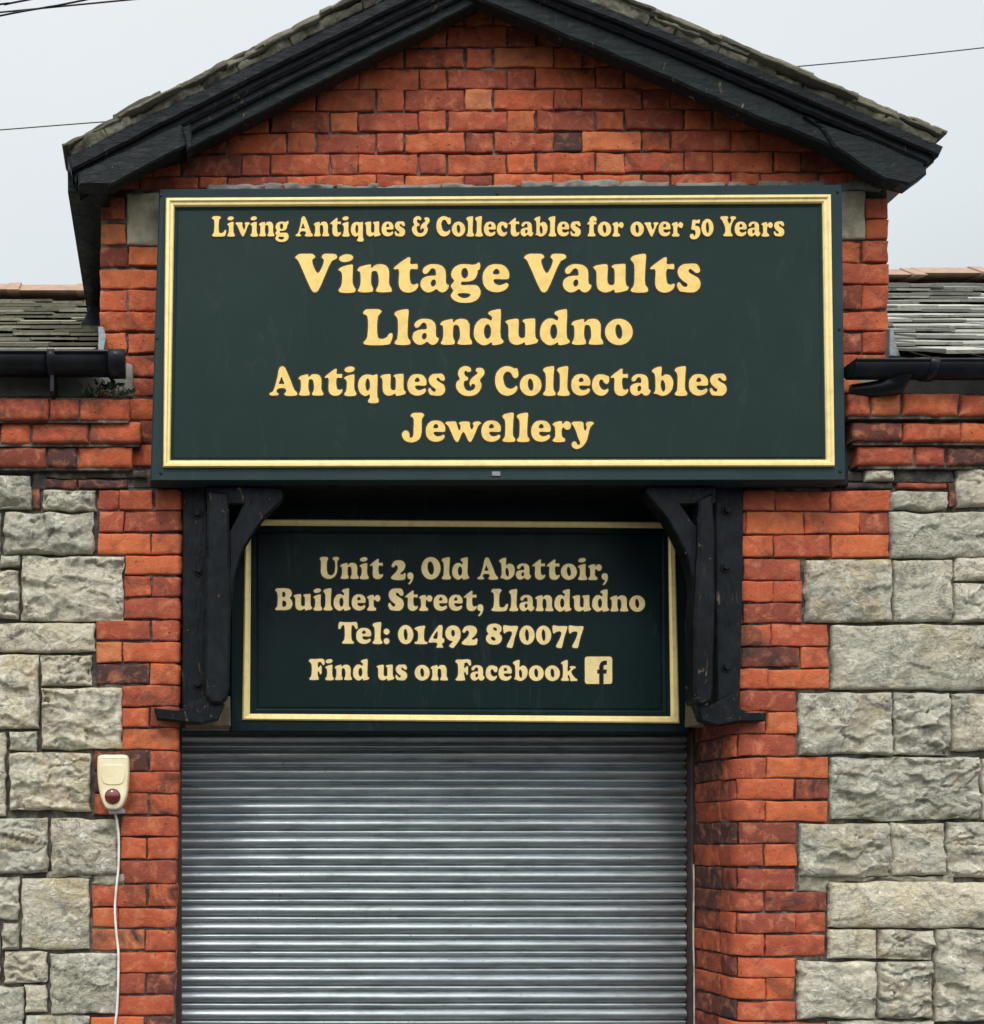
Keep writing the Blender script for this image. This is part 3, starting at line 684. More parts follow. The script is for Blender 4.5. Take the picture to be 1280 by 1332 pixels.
# ---- gable roof
def roofpart():
    yf = -0.15
    P = lambda a, b, y=yf: (wx(a, y), wz(b, y))
    T = lambda pts, y=yf: [P(a, b, y) for a, b in pts]
    # slab of both slopes, running back over the wing roofs
    M = Mesh(); yb = 3.0; y0 = -0.12
    apex_t = P(618, -66); al = P(88, 198); ar = P(1222, 187)
    th = 0.05
    v = []
    for y in (y0, yb):
        v += [(al[0], y, al[1]), (apex_t[0], y, apex_t[1]), (ar[0], y, ar[1]), (ar[0], y, ar[1] - th), (apex_t[0], y, apex_t[1] - th), (al[0], y, al[1] - th)]
    M.poly(v, [(0, 1, 4, 5), (1, 2, 3, 4), (6, 11, 10, 7), (7, 10, 9, 8), (0, 6, 7, 1), (1, 7, 8, 2), (5, 4, 10, 11), (4, 3, 9, 10), (0, 5, 11, 6), (2, 8, 9, 3)], mat=0)
    roof = M.build('gable_roof', [SLATE_L], bld)
    # eaves boxes: the dark soffit and fascia running back on either side
    for a, b, t_, bt in ((86, 140, 196, 240), (1150, 1190, 186, 206)):
        E = Mesh()
        p0 = P(a, t_); p1 = P(b, bt)
        E.prism(worn([(p0[0], p1[1]), (p1[0], p1[1]), (p1[0], p0[1]), (p0[0], p0[1])]), (-0.10, 1.9), 0.003)
        E.build('eaves_soffit', [PAINT2], roof)
    # bargeboards: stepped mouldings along both slopes with kicked feet
    def sweep(M, line_t, line_b, y, dep, seed, bev=0.006):
        up = [P(a, b, y) for a, b in line_t]; dn = [P(a, b, y) for a, b in line_b]
        M.prism(worn(up + dn[::-1], 0.05, 0.0022, seed), (y, y + dep), bev)
    B = Mesh()
    sweep(B, [(87, 203), (350, 72), (620, -60)], [(93, 222), (356, 88), (622, -43)], -0.185, 0.10, 3, 0.008)
    sweep(B, [(92, 214), (352, 86), (622, -46)], [(99, 235), (355, 103), (624, -28)], -0.165, 0.08, 5, 0.010)
    sweep(B, [(98, 228), (354, 98), (622, -34)], [(102, 247), (357, 116), (626, -16)], -0.148, 0.07, 7, 0.006)
    B.prism(worn(T([(100, 232), (354, 110), (624, -24), (627, 0), (358, 137), (240, 197)], -0.130), 0.05, 0.003, 9), (-0.130, -0.06), 0.005, mat=1)
    B.prism(worn(T([(101, 224), (236, 160), (246, 174), (246, 187), (146, 240), (102, 241)], -0.178), 0.03, 0.003, 11), (-0.178, -0.12), 0.006, mat=1)
    B.prism(worn(T([(236, 166), (248, 160), (251, 190), (244, 196)], -0.186), 0.02, 0.002, 12), (-0.186, -0.09), 0.006)
    B.build('bargeboard', [PAINT2, PAINT3], roof)
    B = Mesh()
    sweep(B, [(1228, 189), (890, 48), (618, -60)], [(1222, 203), (884, 60), (616, -46)], -0.185, 0.10, 13, 0.006)
    sweep(B, [(1222, 199), (886, 56), (616, -49)], [(1208, 213), (880, 71), (614, -36)], -0.168, 0.08, 15, 0.009)
    B.prism(worn(T([(1206, 207), (1122, 173), (1047, 148), (968, 113), (860, 61), (614, -44), (611, -6), (860, 97), (998, 158), (1057, 179), (1083, 191), (1149, 233), (1186, 241), (1206, 226)], -0.150), 0.04, 0.003, 17), (-0.150, -0.095), 0.007, mat=1)
    B.prism(worn(T([(1046, 151), (1122, 177), (1203, 210), (1204, 226), (1184, 240), (1150, 232), (1086, 191), (1070, 166)], -0.160), 0.03, 0.003, 21), (-0.160, -0.12), 0.006, mat=1)
    B.build('bargeboard', [PAINT2, PAINT3], roof)
    # mossy slate edge bedded in mortar
    def verge(a, b, th_px, seed):
        V = Mesh(); a = np.array(P(*a, -0.19)); b = np.array(P(*b, -0.19)); L = np.linalg.norm(b - a); t = (b - a) / L; nrm = np.array([-t[1], t[0]])
        if nrm[1] < 0: nrm = -nrm
        def f(U, Vv, H):
            X = a[0] + t[0] * U + nrm[0] * Vv; Z = a[1] + t[1] * U + nrm[1] * Vv
            return np.stack([X, -0.185 - H, Z], -1)
        hh = th_px / 342; u = 0; k = 0
        while u < L:
            ln = random.uniform(0.10, 0.30)
            block(V, u, min(L, u + ln), 0, hh * random.uniform(0.62, 0.85), f, nid(), res=0.012, r=0.006, base=random.uniform(-0.008, 0.004), rough=0.008, wob=0.006, mat=1, back=0.10, chip=0.006)
            u += ln
        for lay in range(2):
            u = -0.02 * lay
            while u < L:
                ln = min(random.uniform(0.15, 0.27), L + 0.02 - u); z = hh * (0.66 + 0.20 * lay) + random.uniform(-0.004, 0.004)
                block(V, u, min(L + 0.02, u + ln * 1.06), z, z + random.uniform(0.009, 0.017), f, nid(), res=0.012, r=0.003, base=0.010 + random.uniform(-0.010, 0.012), rough=0.003, wob=0.004, chip=0.003, tint=(random.random(), random.random(), random.random()), mat=0, back=0.16)
                u += ln
        V.build('verge', [SLATE_V, VERGE], roof)
    verge((95, 200), (618, -62), 18, 1)
    verge((1218, 187), (618, -62), 18, 2)
roofpart()

# ---- slate roofs of the wings, with terracotta ridges
def wing_roof(x0, x1, eave_py, ridge_py, run, mat):
    y0 = -0.07
    ze = wz(eave_py, y0); zr = wz(ridge_py, y0 + run)
    sl = Vector((0, run, zr - ze)); L = sl.length; t = sl / L; nrm = Vector((0, -t.z, t.y))
    M = Mesh()
    for a in (0,):
        M.poly([(x0, y0, ze), (x1, y0, ze), (x1, y0 + run, zr), (x0, y0 + run, zr), (x1, y0 + 2 * run, ze), (x0, y0 + 2 * run, ze)], [(0, 1, 2, 3), (3, 2, 4, 5)], mat=0, tint=(0.2, 0, 0))
    rows = 15; ex = L / rows
    for i in range(rows):
        x = x0 - random.uniform(0, 0.15)
        while x < x1:
            wd = random.uniform(0.16, 0.27); xe = min(x + wd, x1)
            x = max(x, x0)
            if xe - x > 0.03:
                s0 = i * ex - random.uniform(0.0, 0.014); s1 = s0 + ex * 1.35
                th = random.uniform(0.008, 0.014); l0 = random.uniform(0.020, 0.032); l1 = 0.004; sk = random.uniform(-0.008, 0.008)
                o = Vector((0, y0, ze)); c = []
                for lift in (0, th):
                    for s, l in ((s0, l0), (s1, l1)):
                        for xx, q in ((x + 0.002, sk), (xe - 0.002, -sk)):
                            p = o + t * (s + q) + nrm * (l + lift); c.append((xx, p.y, p.z))
                M.poly(c, [(0, 1, 3, 2), (4, 6, 7, 5), (0, 4, 5, 1), (2, 3, 7, 6), (0, 2, 6, 4), (1, 5, 7, 3)], tint=(random.random(), random.random(), 0), mat=0)
            x = xe
    roof = M.build('slate_roof', [mat], bld)
    G = Mesh(); x = x0; yr = y0 + run
    while x < x1:
        xe = min(x0 * 0 + x + 0.40, x1); d = random.uniform(-0.012, 0.012)
        for a, b, s in ((x, xe - 0.03, 1.0), (max(x0, xe - 0.07), xe, 1.22)):
            v = []
            for xx in (a, b):
                for dy, dz in ((-0.15, -0.075), (-0.09, -0.03), (-0.03, 0.015), (0.03, 0.015), (0.15, -0.075), (0.0, -0.05)):
                    v.append((xx, yr + dy * s, zr + 0.035 + dz * s + d + 0.05))
            G.poly(v, [(0, 1, 7, 6), (1, 2, 8, 7), (2, 3, 9, 8), (3, 4, 10, 9), (4, 5, 11, 10), (5, 0, 6, 11), (5, 4, 3, 2, 1, 0), (6, 7, 8, 9, 10, 11)], mat=0)
        x = xe
    G.build('ridge_tiles', [RIDGE], roof)
    # pale mortar fillet at the eaves course
    E = Mesh(); block(E, x0, x1, ze - 0.03, ze + 0.004, front(y0 - 0.01), nid(), res=0.03, r=0.004, rough=0.006, wob=0.005); E.build('eaves_fillet', [RENDER], roof)
    return roof
wing_roof(wx(-900), wx(128), 466, 396, 2.5, SLATE_L)
wing_roof(wx(1162), wx(2300), 468, 373, 2.5, SLATE_R)
# flashings where the wing roofs meet the entrance block
M = Mesh()
M.prism(worn(((wx(128, -0.01), wz(458, -0.01)), (wx(135, -0.01), wz(458, -0.01)), (wx(138, -0.01), wz(440, -0.01)), (wx(135, -0.01), wz(428, -0.01)), (wx(128, -0.01), wz(428, -0.01))), 0.01, 0.002), (-0.03, 0.05), 0.002)
M.build('flashing', [LEAD], bld)
M = Mesh()
M.prism(worn(((wx(1154, -0.01), wz(466, -0.01)), (wx(1168, -0.01), wz(466, -0.01)), (wx(1162, -0.01), wz(452, -0.01)), (wx(1158, -0.01), wz(430, -0.01)), (wx(1153, -0.01), wz(430, -0.01))), 0.01, 0.003), (-0.03, 0.05), 0.002)
M.build('flashing', [LEAD], bld)
M = Mesh()
y = 0.75
M.prism(worn([(wx(96, y), wz(428, y)), (wx(136, y), wz(428, y)), (wx(136, y), wz(395, y)), (wx(116, y), wz(398, y)), (wx(110, y), wz(415, y))], 0.03, 0.004), (y, y + 0.4), 0.004)
M.build('eaves_flashing', [PAINT2], bld)

# ---- gutters
def gutter(px_end, px_far, py_top, py_bot, joints, outlet):
    y = -0.15; zt = wz(py_top, y); r = (zt - wz(py_bot, y)) * 0.62; yc = -0.125
    x0, x1 = sorted((wx(px_end, y), wx(px_far, y)))
    def trough(M, a, b, r, top, th=0.004):
        aa = np.linspace(0, math.pi, 15)
        def ring(rr, x): return [(x, yc - rr * math.cos(q) * 0.9, top - rr * 1.25 * math.sin(q) ** 0.85) for q in aa]
        o0, o1, i0, i1 = ring(r, a), ring(r, b), ring(r - th, a), ring(r - th, b)
        n = len(aa); v = o0 + o1 + i0 + i1; f = []
        for k in range(n - 1):
            f += [(k, k + 1, n + k + 1, n + k), (2 * n + k, 3 * n + k, 3 * n + k + 1, 2 * n + k + 1), (k, 2 * n + k, 2 * n + k + 1, k + 1), (n + k, n + k + 1, 3 * n + k + 1, 3 * n + k)]
        f += [(0, n, 3 * n, 2 * n), (n - 1, 3 * n - 1, 4 * n - 1, 2 * n - 1)]
        M.poly(v, f, smooth=True)
        return o0, o1
    M = Mesh(); o0, o1 = trough(M, x0, x1, r, zt)
    end = o1 if px_end > px_far else o0
    M.poly(end, [tuple(range(len(end)))])
    M.tube([(x0, yc - r * 0.9, zt - 0.004), (x1, yc - r * 0.9, zt - 0.004)], 0.006, 6)
    g = M.build('gutter', [PLASTIC], bld)
    for jx, half, drop in joints:
        J = Mesh(); a, b = wx(jx - half, y), wx(jx + half, y); trough(J, a, b, r + 0.007, zt + 0.003, 0.006)
        if drop: J.box(wx(jx - 2, y), wx(jx + 3, y), yc - 0.02, 0.0, wz(drop, y), zt - r)
        J.build('gutter_joint', [PLASTIC], g)
    for pts, rr in outlet:
        O = Mesh(); O.tube([W(*p) for p in pts], rr, 12); O.build('gutter_outlet', [PLASTIC], g)
gutter(163, -900, 460, 494, [(67, 5, 508), (152, 11, None), (-120, 5, 508)], [])
gutter(1110, 2300, 469, 496, [(1212, 6, None), (1500, 6, 508)], [([(1168, 488, -0.12), (1166, 500, -0.11), (1140, 506, -0.09), (1106, 508, -0.07)], [0.05, 0.042, 0.03, 0.022])])

# ------------------------------------------------------------------ lettering, drawn glyph by glyph (cap height = 100)
def ell(cx, cy, rx, ry, rot=0, n=14):
    c, s = math.cos(R(rot)), math.sin(R(rot))
    return [(cx + rx * math.cos(t) * c - ry * math.sin(t) * s, cy + rx * math.cos(t) * s + ry * math.sin(t) * c) for t in [2 * math.pi * i / n for i in range(n)]]
_s = [(0, 18), (4, 26), (8.5, 25.5), (14, 18), (21.5, 14), (27, 16), (27, 21.5), (19, 27), (7, 38), (2, 51), (5, 64), (17, 73), (30, 74.5), (51, 74), (57.5, 67.5), (61, 55.5), (56.5, 50), (49, 50), (41, 56.5), (35.5, 60), (31.5, 57.5), (32.5, 52), (41, 46.5), (56.5, 37), (62, 25), (60, 11.5), (48, .5), (34.5, -1), (17, .5), (8.5, 2), (3, 9.5)]
GL = {
'V': [[(0, 90), (10, 99), (29, 100.5), (48, 99), (53.5, 91), (45.5, 83), (59.5, 50), (75, 83), (69, 91), (74, 99), (91, 100.5), (107, 98), (110.5, 90), (103, 84), (96, 80), (61.5, 5), (55, -.5), (48, 0), (42, 7), (13.5, 70.5), (7, 83)]],
'i': [[(0, 59.5), (8, 66), (30, 72), (37, 72), (38, 68), (38, 22), (44, 10), (45, 6), (42, 0), (3, 0), (0, 6), (6, 15), (8.5, 25), (8.5, 48), (5, 54), (0, 57)], ell(20, 88.5, 19, 10.5, 8)],
'n': [[(0, 59.5), (5, 65.5), (20, 70.5), (35, 72), (36.5, 64), (45, 70.5), (58, 73.5), (73, 70.5), (81.5, 59.5), (83, 46), (83, 21), (89, 9), (88.5, 1.5), (81.5, 0), (54.5, 0), (48, 3), (49.5, 10), (54, 20), (53.5, 43.5), (49.5, 53.5), (44, 55), (38.5, 53.5), (36.5, 46), (36.5, 21), (41, 9), (39.5, 2), (33.5, 0), (6.5, 0), (.5, 4), (4, 11.5), (7, 21), (7, 48), (5, 53.5), (.5, 54.5)]],
't': [[(0, 62), (4.5, 67.5), (33, 88.5), (39.5, 91.5), (44, 89.5), (44.5, 74), (60.5, 74), (63, 72), (62.5, 60), (59, 59), (44.5, 59), (44.5, 27), (48, 21.5), (55, 20.5), (61.5, 23), (65, 19), (61.5, 9.5), (52.5, 2), (39.5, -1.5), (24, 2), (15.5, 11.5), (13, 25), (12.5, 59), (3, 59)]],
'a': [[(5.5, 54.5), (9, 63.5), (22, 72), (38, 73.5), (54.5, 70), (64.5, 60), (67, 45.5), (67.5, 25.5), (70, 21), (74.5, 19), (73.5, 11), (66.5, 2.5), (57.5, -1), (49, 2), (42, 7.5), (32.5, 2), (21, -1), (9, 3.5), (1.5, 13.5), (0, 22), (3.5, 33.5), (14.5, 41), (29, 43.5), (39.5, 44.5), (40, 53), (38, 59), (33.5, 61.5), (28, 60), (22.5, 53), (17, 48), (10, 47.5)], ell(34, 24, 6.2, 8.8, -14)],
'u': [[(0, 64.5), (4.5, 68.5), (17, 72), (35.5, 73), (38, 70), (38, 27), (42, 20.5), (48.5, 19), (54, 21.5), (55, 27), (55, 55.5), (53, 61), (47.5, 65.5), (51.5, 71), (67, 73.5), (83.5, 73.5), (84.5, 70), (85, 25), (88, 17), (92.5, 14), (90, 6), (80, 2), (57, -1), (55, 2), (54, 6), (45, 2), (32, -1), (22, 1), (13.5, 7), (9, 18), (8, 49), (6.5, 55.5)]],
'l': [[(0, 87.5), (5.5, 94), (21, 98.5), (37.5, 100), (40.5, 97), (39, 66), (39, 20.5), (45, 11.5), (46, 4), (41.5, 0), (5.5, 0), (.5, 4), (2, 9.5), (7, 16), (9, 25), (9.5, 66.5), (7.5, 75), (1, 83)]],
's': [_s], 'S': [[(x * 1.26, y * 1.35) for x, y in _s]],
'g': [[(1, 48.5), (7.5, 63), (22, 72), (39.5, 73.5), (59, 72), (66.5, 74), (73.5, 78), (77, 74), (75.5, 59.5), (71, 56), (70, 48.5), (62.5, 33.5), (44, 27), (29.5, 26.5), (26.5, 22.5), (30.5, 19), (49, 19.5), (69, 17.5), (78, 4), (76, -10.5), (64, -23), (42, -28), (17, -25.5), (2.5, -15.5), (0, -7), (6, 4), (.5, 14), (1, 20), (8.5, 29), (2.5, 38.5)], ell(36.5, 49.5, 8.5, 13), [(19, -4.5), (49, -4.5), (50.5, -8), (42, -14), (29.5, -14), (21, -9)]],
'e': [[(0, 36), (3, 53.5), (16.5, 69.5), (36, 73.5), (56, 69.5), (68, 56), (70, 43.5), (68, 35), (60.5, 33), (31, 33), (29, 30), (33.5, 22.5), (43.5, 19), (54.5, 21.5), (63, 25), (68, 20), (64.5, 10.5), (51, 2), (33.5, -.5), (14, 5.5), (3, 19)], [(28, 48.5), (30, 56), (36, 60.5), (42, 57), (44, 49.5), (36, 46.5)]],
'd': [[(0, 36.5), (5, 57.5), (19.5, 72.5), (36, 74), (49, 69), (51, 77), (40.5, 87), (44, 93.5), (62, 99), (75, 100), (77, 95), (77, 20), (84.5, 10.5), (81.5, 4), (52, -1), (50.5, 5.5), (39, 0), (26, -2), (10, 7), (1.5, 20)], ell(39, 37, 9.5, 20)],
'o': [ell(39.5, 36, 39.5, 37.5, 0, 20), ell(39.5, 37, 9, 20, 8)],
'L': [[(0, 90.5), (7.5, 99), (25.5, 100.5), (46, 99.5), (53, 93.5), (48, 86), (43, 78.5), (42.5, 22), (48, 17.5), (58, 17.5), (67, 22), (74.5, 32), (82.5, 32), (83.5, 22), (76, 2.5), (71.5, 0), (6, 0), (.5, 5.5), (9, 16), (12, 25), (12, 78.5), (7.5, 83), (1.5, 86)]],
'A': [[(0, 6), (3, 9.5), (12.5, 14.5), (17.5, 24), (29.5, 65), (34, 88), (39, 96.5), (46, 100), (56, 96.5), (63, 84.5), (77.5, 53), (92, 19), (100.5, 11), (101, 2.5), (94.5, -.5), (58.5, 0), (53.5, 6), (59.5, 13), (60, 19), (56, 23.5), (34, 23.5), (28, 18), (28, 12), (34, 7), (32, 1), (27, 0), (5.5, .5)], [(44.5, 62.5), (41, 54), (36, 41), (45, 40), (54, 41), (48, 54)]],
'q': [[(0, 35), (5.5, 56), (20.5, 69.5), (39, 72), (54, 69.5), (69, 72.5), (71, 69), (71, -2), (75.5, -15), (72.5, -24), (39, -24), (36, -17), (42, -7.5), (43, 0), (41, 3), (28, -2), (11, 5.5), (2, 20.5)], ell(35.5, 37, 7.5, 20)],
'&': [[(0, 35), (4, 48), (13, 56), (7.5, 72.5), (13, 91), (31.5, 100.5), (50, 96.5), (56, 87.5), (52, 80), (41, 80), (35.5, 83.5), (31, 76), (35.5, 67), (44.5, 61.5), (43, 52), (31.5, 48), (29.5, 35), (37, 20.5), (50, 16.5), (65, 22), (69.5, 33.5), (63, 39), (57.5, 37), (54, 30), (48.5, 41), (54, 56), (69, 69), (78, 76), (72.5, 82), (72.5, 91), (87.5, 95), (100.5, 89), (103, 72.5), (87.5, 52), (93, 39), (89, 20.5), (72.5, 3.5), (46.5, -2), (20.5, 3.5), (4, 20.5)]],
'C': [[(0, 51.5), (5, 77), (22.5, 95), (43.5, 100.5), (62.5, 96.5), (69, 92.5), (79, 93), (84, 80.5), (83.5, 64.5), (75.5, 58), (66, 61), (58, 74), (48, 80.5), (37, 77), (30.5, 64.5), (32, 48), (40, 30.5), (54.5, 24), (66, 26.5), (77, 34), (81.5, 25.5), (72.5, 9.5), (46.5, -1), (22.5, 5), (5, 25.5)]],
'c': [[(0, 35.5), (5, 58), (19.5, 71), (38.5, 72.5), (51.5, 69), (61, 64.5), (62, 48), (54.5, 38.5), (43.5, 43.5), (37, 53), (30.5, 53), (26.5, 43.5), (30.5, 29), (43.5, 19.5), (58, 24), (59.5, 16), (48, 3), (34, -1), (14.5, 5), (3, 19.5)]],
'b': [[(0, 85), (7, 91.5), (20, 97), (33, 98.5), (36, 95), (35.5, 66), (49, 72.5), (65, 69), (76, 53), (77, 35.5), (70, 16), (52, 1.5), (33, -1), (16.5, 5), (6.5, 7), (10.5, 16), (12, 22.5), (10.5, 67.5), (7, 75.5), (.5, 80.5)], ell(40, 33, 7.5, 19, 8)],
'J': [[(30.5, 90), (37.5, 98), (55, 100), (73.5, 98.5), (79.5, 90.5), (75, 83), (71.5, 75.5), (70.5, 33), (65, 13), (52, 1.5), (33.5, -3), (12, 3), (.5, 18.5), (1, 30), (10.5, 39), (22, 37), (27.5, 27), (28.5, 17), (33.5, 14), (39, 20), (40.5, 35.5), (40.5, 78.5), (36.5, 83.5), (31.5, 86)]],
'w': [[(0, 63), (4.5, 68.5), (21.5, 70), (37, 69.5), (41.5, 63), (43, 57), (50, 40), (54.5, 50), (53, 57), (48.5, 63), (54.5, 68.5), (70, 70), (84.5, 69), (88.5, 63), (88.5, 53), (94.5, 43), (100, 54.5), (97, 63), (103, 68.5), (121.5, 69.5), (128, 63), (120, 57), (114.5, 47), (96, 6), (90, -1), (83, 1.5), (64.5, 33), (50, 6), (44.5, -1), (37, 1.5), (15.5, 44.5), (8.5, 56)]],
'r': [[(0, 60), (8.5, 67), (33, 70.5), (36.5, 61.5), (44.5, 69.5), (57, 70), (66.5, 60), (63, 45.5), (54.5, 40), (44.5, 43), (38.5, 48.5), (35, 44.5), (35, 18.5), (45, 10), (44.5, 1.5), (37, -1), (5.5, -.5), (0, 4.5), (7, 14.5), (9.5, 21.5), (8.5, 44.5), (7, 51.5), (1.5, 56.5)]],
'y': [[(0, 63), (5, 68.5), (22, 70), (39, 68.5), (43.5, 61.5), (43.5, 51.5), (48.5, 38.5), (53.5, 48.5), (50.5, 60), (55, 67.5), (73.5, 69), (80, 63), (73.5, 56), (66.5, 47), (60.5, 24), (53.5, 1.5), (39, -17), (19, -25.5), (3.5, -18.5), (.5, -7), (7.5, 2), (16.5, 0), (22, -8.5), (27.5, -10), (30, -3), (23.5, 13), (12, 44.5), (6.5, 54.5)]],
'U': [[(0, 89), (6.5, 98), (23, 99.5), (38, 98), (43, 89), (37.5, 80), (37.5, 32), (43, 21), (54, 16), (65, 20), (72, 31), (73, 80), (63.5, 88), (66, 97), (80, 100), (91, 98), (96, 90), (88, 81), (85.5, 32), (74.5, 11), (47, -1.5), (20, 6), (6.5, 24.5), (5.5, 80)]],
'O': [ell(47, 49.5, 47, 51.5, 0, 20), ell(46, 50.5, 14.5, 29.5, 9)],
'2': [[(2.5, 58), (13.5, 79), (35, 86), (60, 80.5), (70.5, 63), (62.5, 41), (46, 24.5), (57, 22), (66, 28), (72, 24), (71, 10), (67, -2), (2.5, 0), (0, 8), (24.5, 33), (32.5, 49), (30, 60), (22, 62), (16, 54), (8, 52)]],
',': [[(0, 16), (4, 27), (15, 31), (27, 26), (31, 12), (27, -6), (17, -20), (9, -24.5), (5, -21), (13, -10), (15, -2), (5, 2)]],
':': [ell(14, 13, 14, 14.5), ell(14, 56, 14, 14.5)],
'B': [[(0, 90), (6, 98), (25, 99.5), (55, 99.5), (75.5, 93), (83, 78), (80, 64), (73.5, 55), (83, 44), (86, 26), (76, 7), (55, 0), (25, -.5), (4, 0), (0, 7), (8, 15), (10.5, 25), (10.5, 74), (6, 83)], [(38, 82), (47, 80), (50, 71), (47, 62), (38, 60)], [(38, 42), (50, 40), (55, 29), (50, 18), (38, 16)]],
'T': [[(0, 70), (3, 97), (8, 100), (30, 99), (58, 99), (80, 100), (85, 97), (88, 70), (83, 66), (77, 70), (70, 82), (63, 84), (61, 78), (61, 22), (66, 13), (71, 8), (69, 1), (62, 0), (26, 0), (19, 1), (17, 8), (22, 13), (27, 22), (27, 78), (25, 84), (18, 82), (11, 70), (5, 66)]],
'F': [[(0, 88), (5, 97.5), (34, 99.5), (74, 99.5), (80.5, 93), (82, 74), (76, 69), (69, 74), (62, 83), (50, 83), (48, 79), (48, 60), (53, 62), (60, 69), (66, 66), (67, 48), (66, 30), (60, 26), (53, 36), (48, 40), (48, 20), (52, 10), (50, 1), (44, 0), (6, 0), (1, 5), (9, 15), (13, 26), (13, 73), (8, 81)]],
'f': [[(0, 58), (2, 70), (9, 72), (10, 82), (16, 93), (28, 100), (42, 99), (52, 92), (54, 82), (49, 73), (41, 72), (38, 77), (37, 73), (39, 71.5), (50, 71.5), (52, 68), (51, 59), (48, 58), (39, 58), (38, 22), (42, 14), (47, 9), (45, 1), (39, -.5), (8, -.5), (2, 1), (1, 8), (6, 14), (9, 22), (9, 58), (3, 57)]],
'v': [[(0, 63), (4.5, 68.5), (21.5, 70), (38, 69.5), (43, 63), (41, 57), (51, 34), (58, 55), (53, 62), (57, 69), (75, 70), (84, 67), (85, 62), (77, 56), (72, 48), (52, 5), (46, -1.5), (39, 1), (14, 46), (8, 56)]],
'Y': [[(0, 90), (5, 98.5), (22, 100), (42, 99), (48, 92), (42, 85), (53, 63), (63, 83), (57, 90), (61, 98), (75, 100), (86, 98.5), (92, 92), (87, 84), (80, 80), (64, 50), (62, 40), (62, 22), (67, 13), (72, 8), (70, 1), (63, 0), (27, 0), (20, 1), (18, 8), (23, 13), (28, 22), (28, 40), (25, 50), (10, 78), (4, 84)]],
'5': [[(16, 80), (22, 83), (40, 81), (56, 84), (60, 80), (57, 66), (52, 63), (36, 63), (33, 53), (45, 52), (57, 44), (62, 28), (59, 8), (45, -9), (25, -15), (8, -12), (0, -3), (2, 9), (12, 14), (22, 10), (25, 2), (31, 8), (33, 20), (28, 29), (14, 32), (9, 36), (11, 55)]],
'0': [ell(35.5, 43, 35.5, 44, 0, 20), ell(35.5, 43, 8, 25.5, 4)],
'1': [[(0, 69), (5, 76), (46, 84), (50, 80), (46, 67), (45, 21), (49, 13), (59, 9), (58, 1), (52, -.5), (8, 0), (1, 2), (1, 9), (10.5, 13), (15, 21), (14, 56.5), (7, 63.5)]],
'4': [[(0, 12.5), (44, 83), (53, 88), (63.5, 85), (64.5, 28), (71.5, 26), (71.5, 8), (64, 4), (63.5, -5), (67, -9), (67, -15), (52, -16.5), (37, -15.5), (36.5, -9), (40, -4), (38, 5), (23, 7), (2, 7)], [(40, 58), (22, 28), (30, 25), (39, 26)]],
'9': [[(0, 49.5), (5, 68), (18, 82), (36, 86), (54, 82), (67, 68), (71, 49.5), (69, 28), (55, 3.5), (38, -16.5), (32, -17.5), (18, -9), (20, -4), (31, 9), (33, 14), (24, 15), (10, 24), (3, 35)], ell(36, 50.5, 7.5, 14.5, 4)],
'8': [[(0, 24), (4, 40), (11, 48), (5, 58), (4, 73), (12, 88), (30, 94.5), (50, 94.5), (66, 87), (73, 73), (70, 60), (63, 51), (71, 40), (74, 26), (68, 10), (54, 0), (37, -2), (18, 1), (5, 11)], ell(42, 70, 9.5, 6, -35), ell(34, 26, 11, 7, -35)],
'7': [[(0, 83), (4, 88), (31, 85), (66, 84.5), (69, 81), (67, 70), (54.5, 31.5), (42.5, -14), (37, -16.5), (17, -11.5), (17, -5), (31, 23.5), (40.5, 53), (35, 59), (19, 57.5), (8, 50), (3, 53), (1, 61)]],
'k': [[(0, 84), (8, 92), (20, 97), (33, 99), (36, 95), (36, 46), (50, 58), (46, 62), (48, 69), (70, 70), (77, 66), (75, 60), (66, 56), (54, 43), (75, 14), (84, 9), (84, 1), (76, 0), (49, 0), (45, 5), (47, 10), (38, 28), (36, 26), (36, 18), (41, 9), (40, 1), (34, 0), (6, 0), (0, 3), (1, 9), (7, 17), (9, 26), (9, 68), (7, 77), (0, 81)]],
}
KERN = {'Va': -14, 'Ye': -14, 'Te': -12, 'Fa': -9, 'Fi': -2, 'Vi': -2, 'r,': -6, 't,': -3, '2,': 2, 've': -6, 'ov': -5, 'iv': -3, 'vi': -3, 'ew': -6, 'we': -5, 'ry': -4, 'er': 1}
def outlines(text):
    x = 0; out = []; prev = ''
    for ch in text:
        if ch == ' ': x += 33; prev = ''; continue
        x += KERN.get(prev + ch, 0)
        g = GL[ch]; wdt = max(p[0] for p in g[0])
        for c in g: out.append(smooth_closed([(px + x, py) for px, py in c], 4))
        x += wdt + 4.5; prev = ch
    return out, x - 4.5
def relief(contours, y, depth, grow=0.0, bev=0.0):
    """contours in metres (x,z) -> mesh data, raised from plane y towards the street"""
    cu = bpy.data.curves.new('tmp', 'CURVE'); cu.dimensions = '2D'; cu.fill_mode = 'BOTH'; cu.extrude = depth; cu.offset = grow; cu.bevel_depth = bev; cu.bevel_resolution = 1
    for c in contours:
        sp = cu.splines.new('POLY'); sp.points.add(len(c) - 1); sp.use_cyclic_u = True
        for p, q in zip(sp.points, c): p.co = (q[0], q[1], 0, 1)
    o = bpy.data.objects.new('tmp', cu); C.objects.link(o)
    dg = bpy.context.evaluated_depsgraph_get(); me = bpy.data.meshes.new_from_object(o.evaluated_get(dg))
    v = np.array([(p.co.x, y - p.co.z, p.co.y) for p in me.vertices]); f = [tuple(p.vertices)[::-1] for p in me.polygons]
    bpy.data.objects.remove(o); bpy.data.curves.remove(cu); bpy.data.meshes.remove(me)
    return v, f
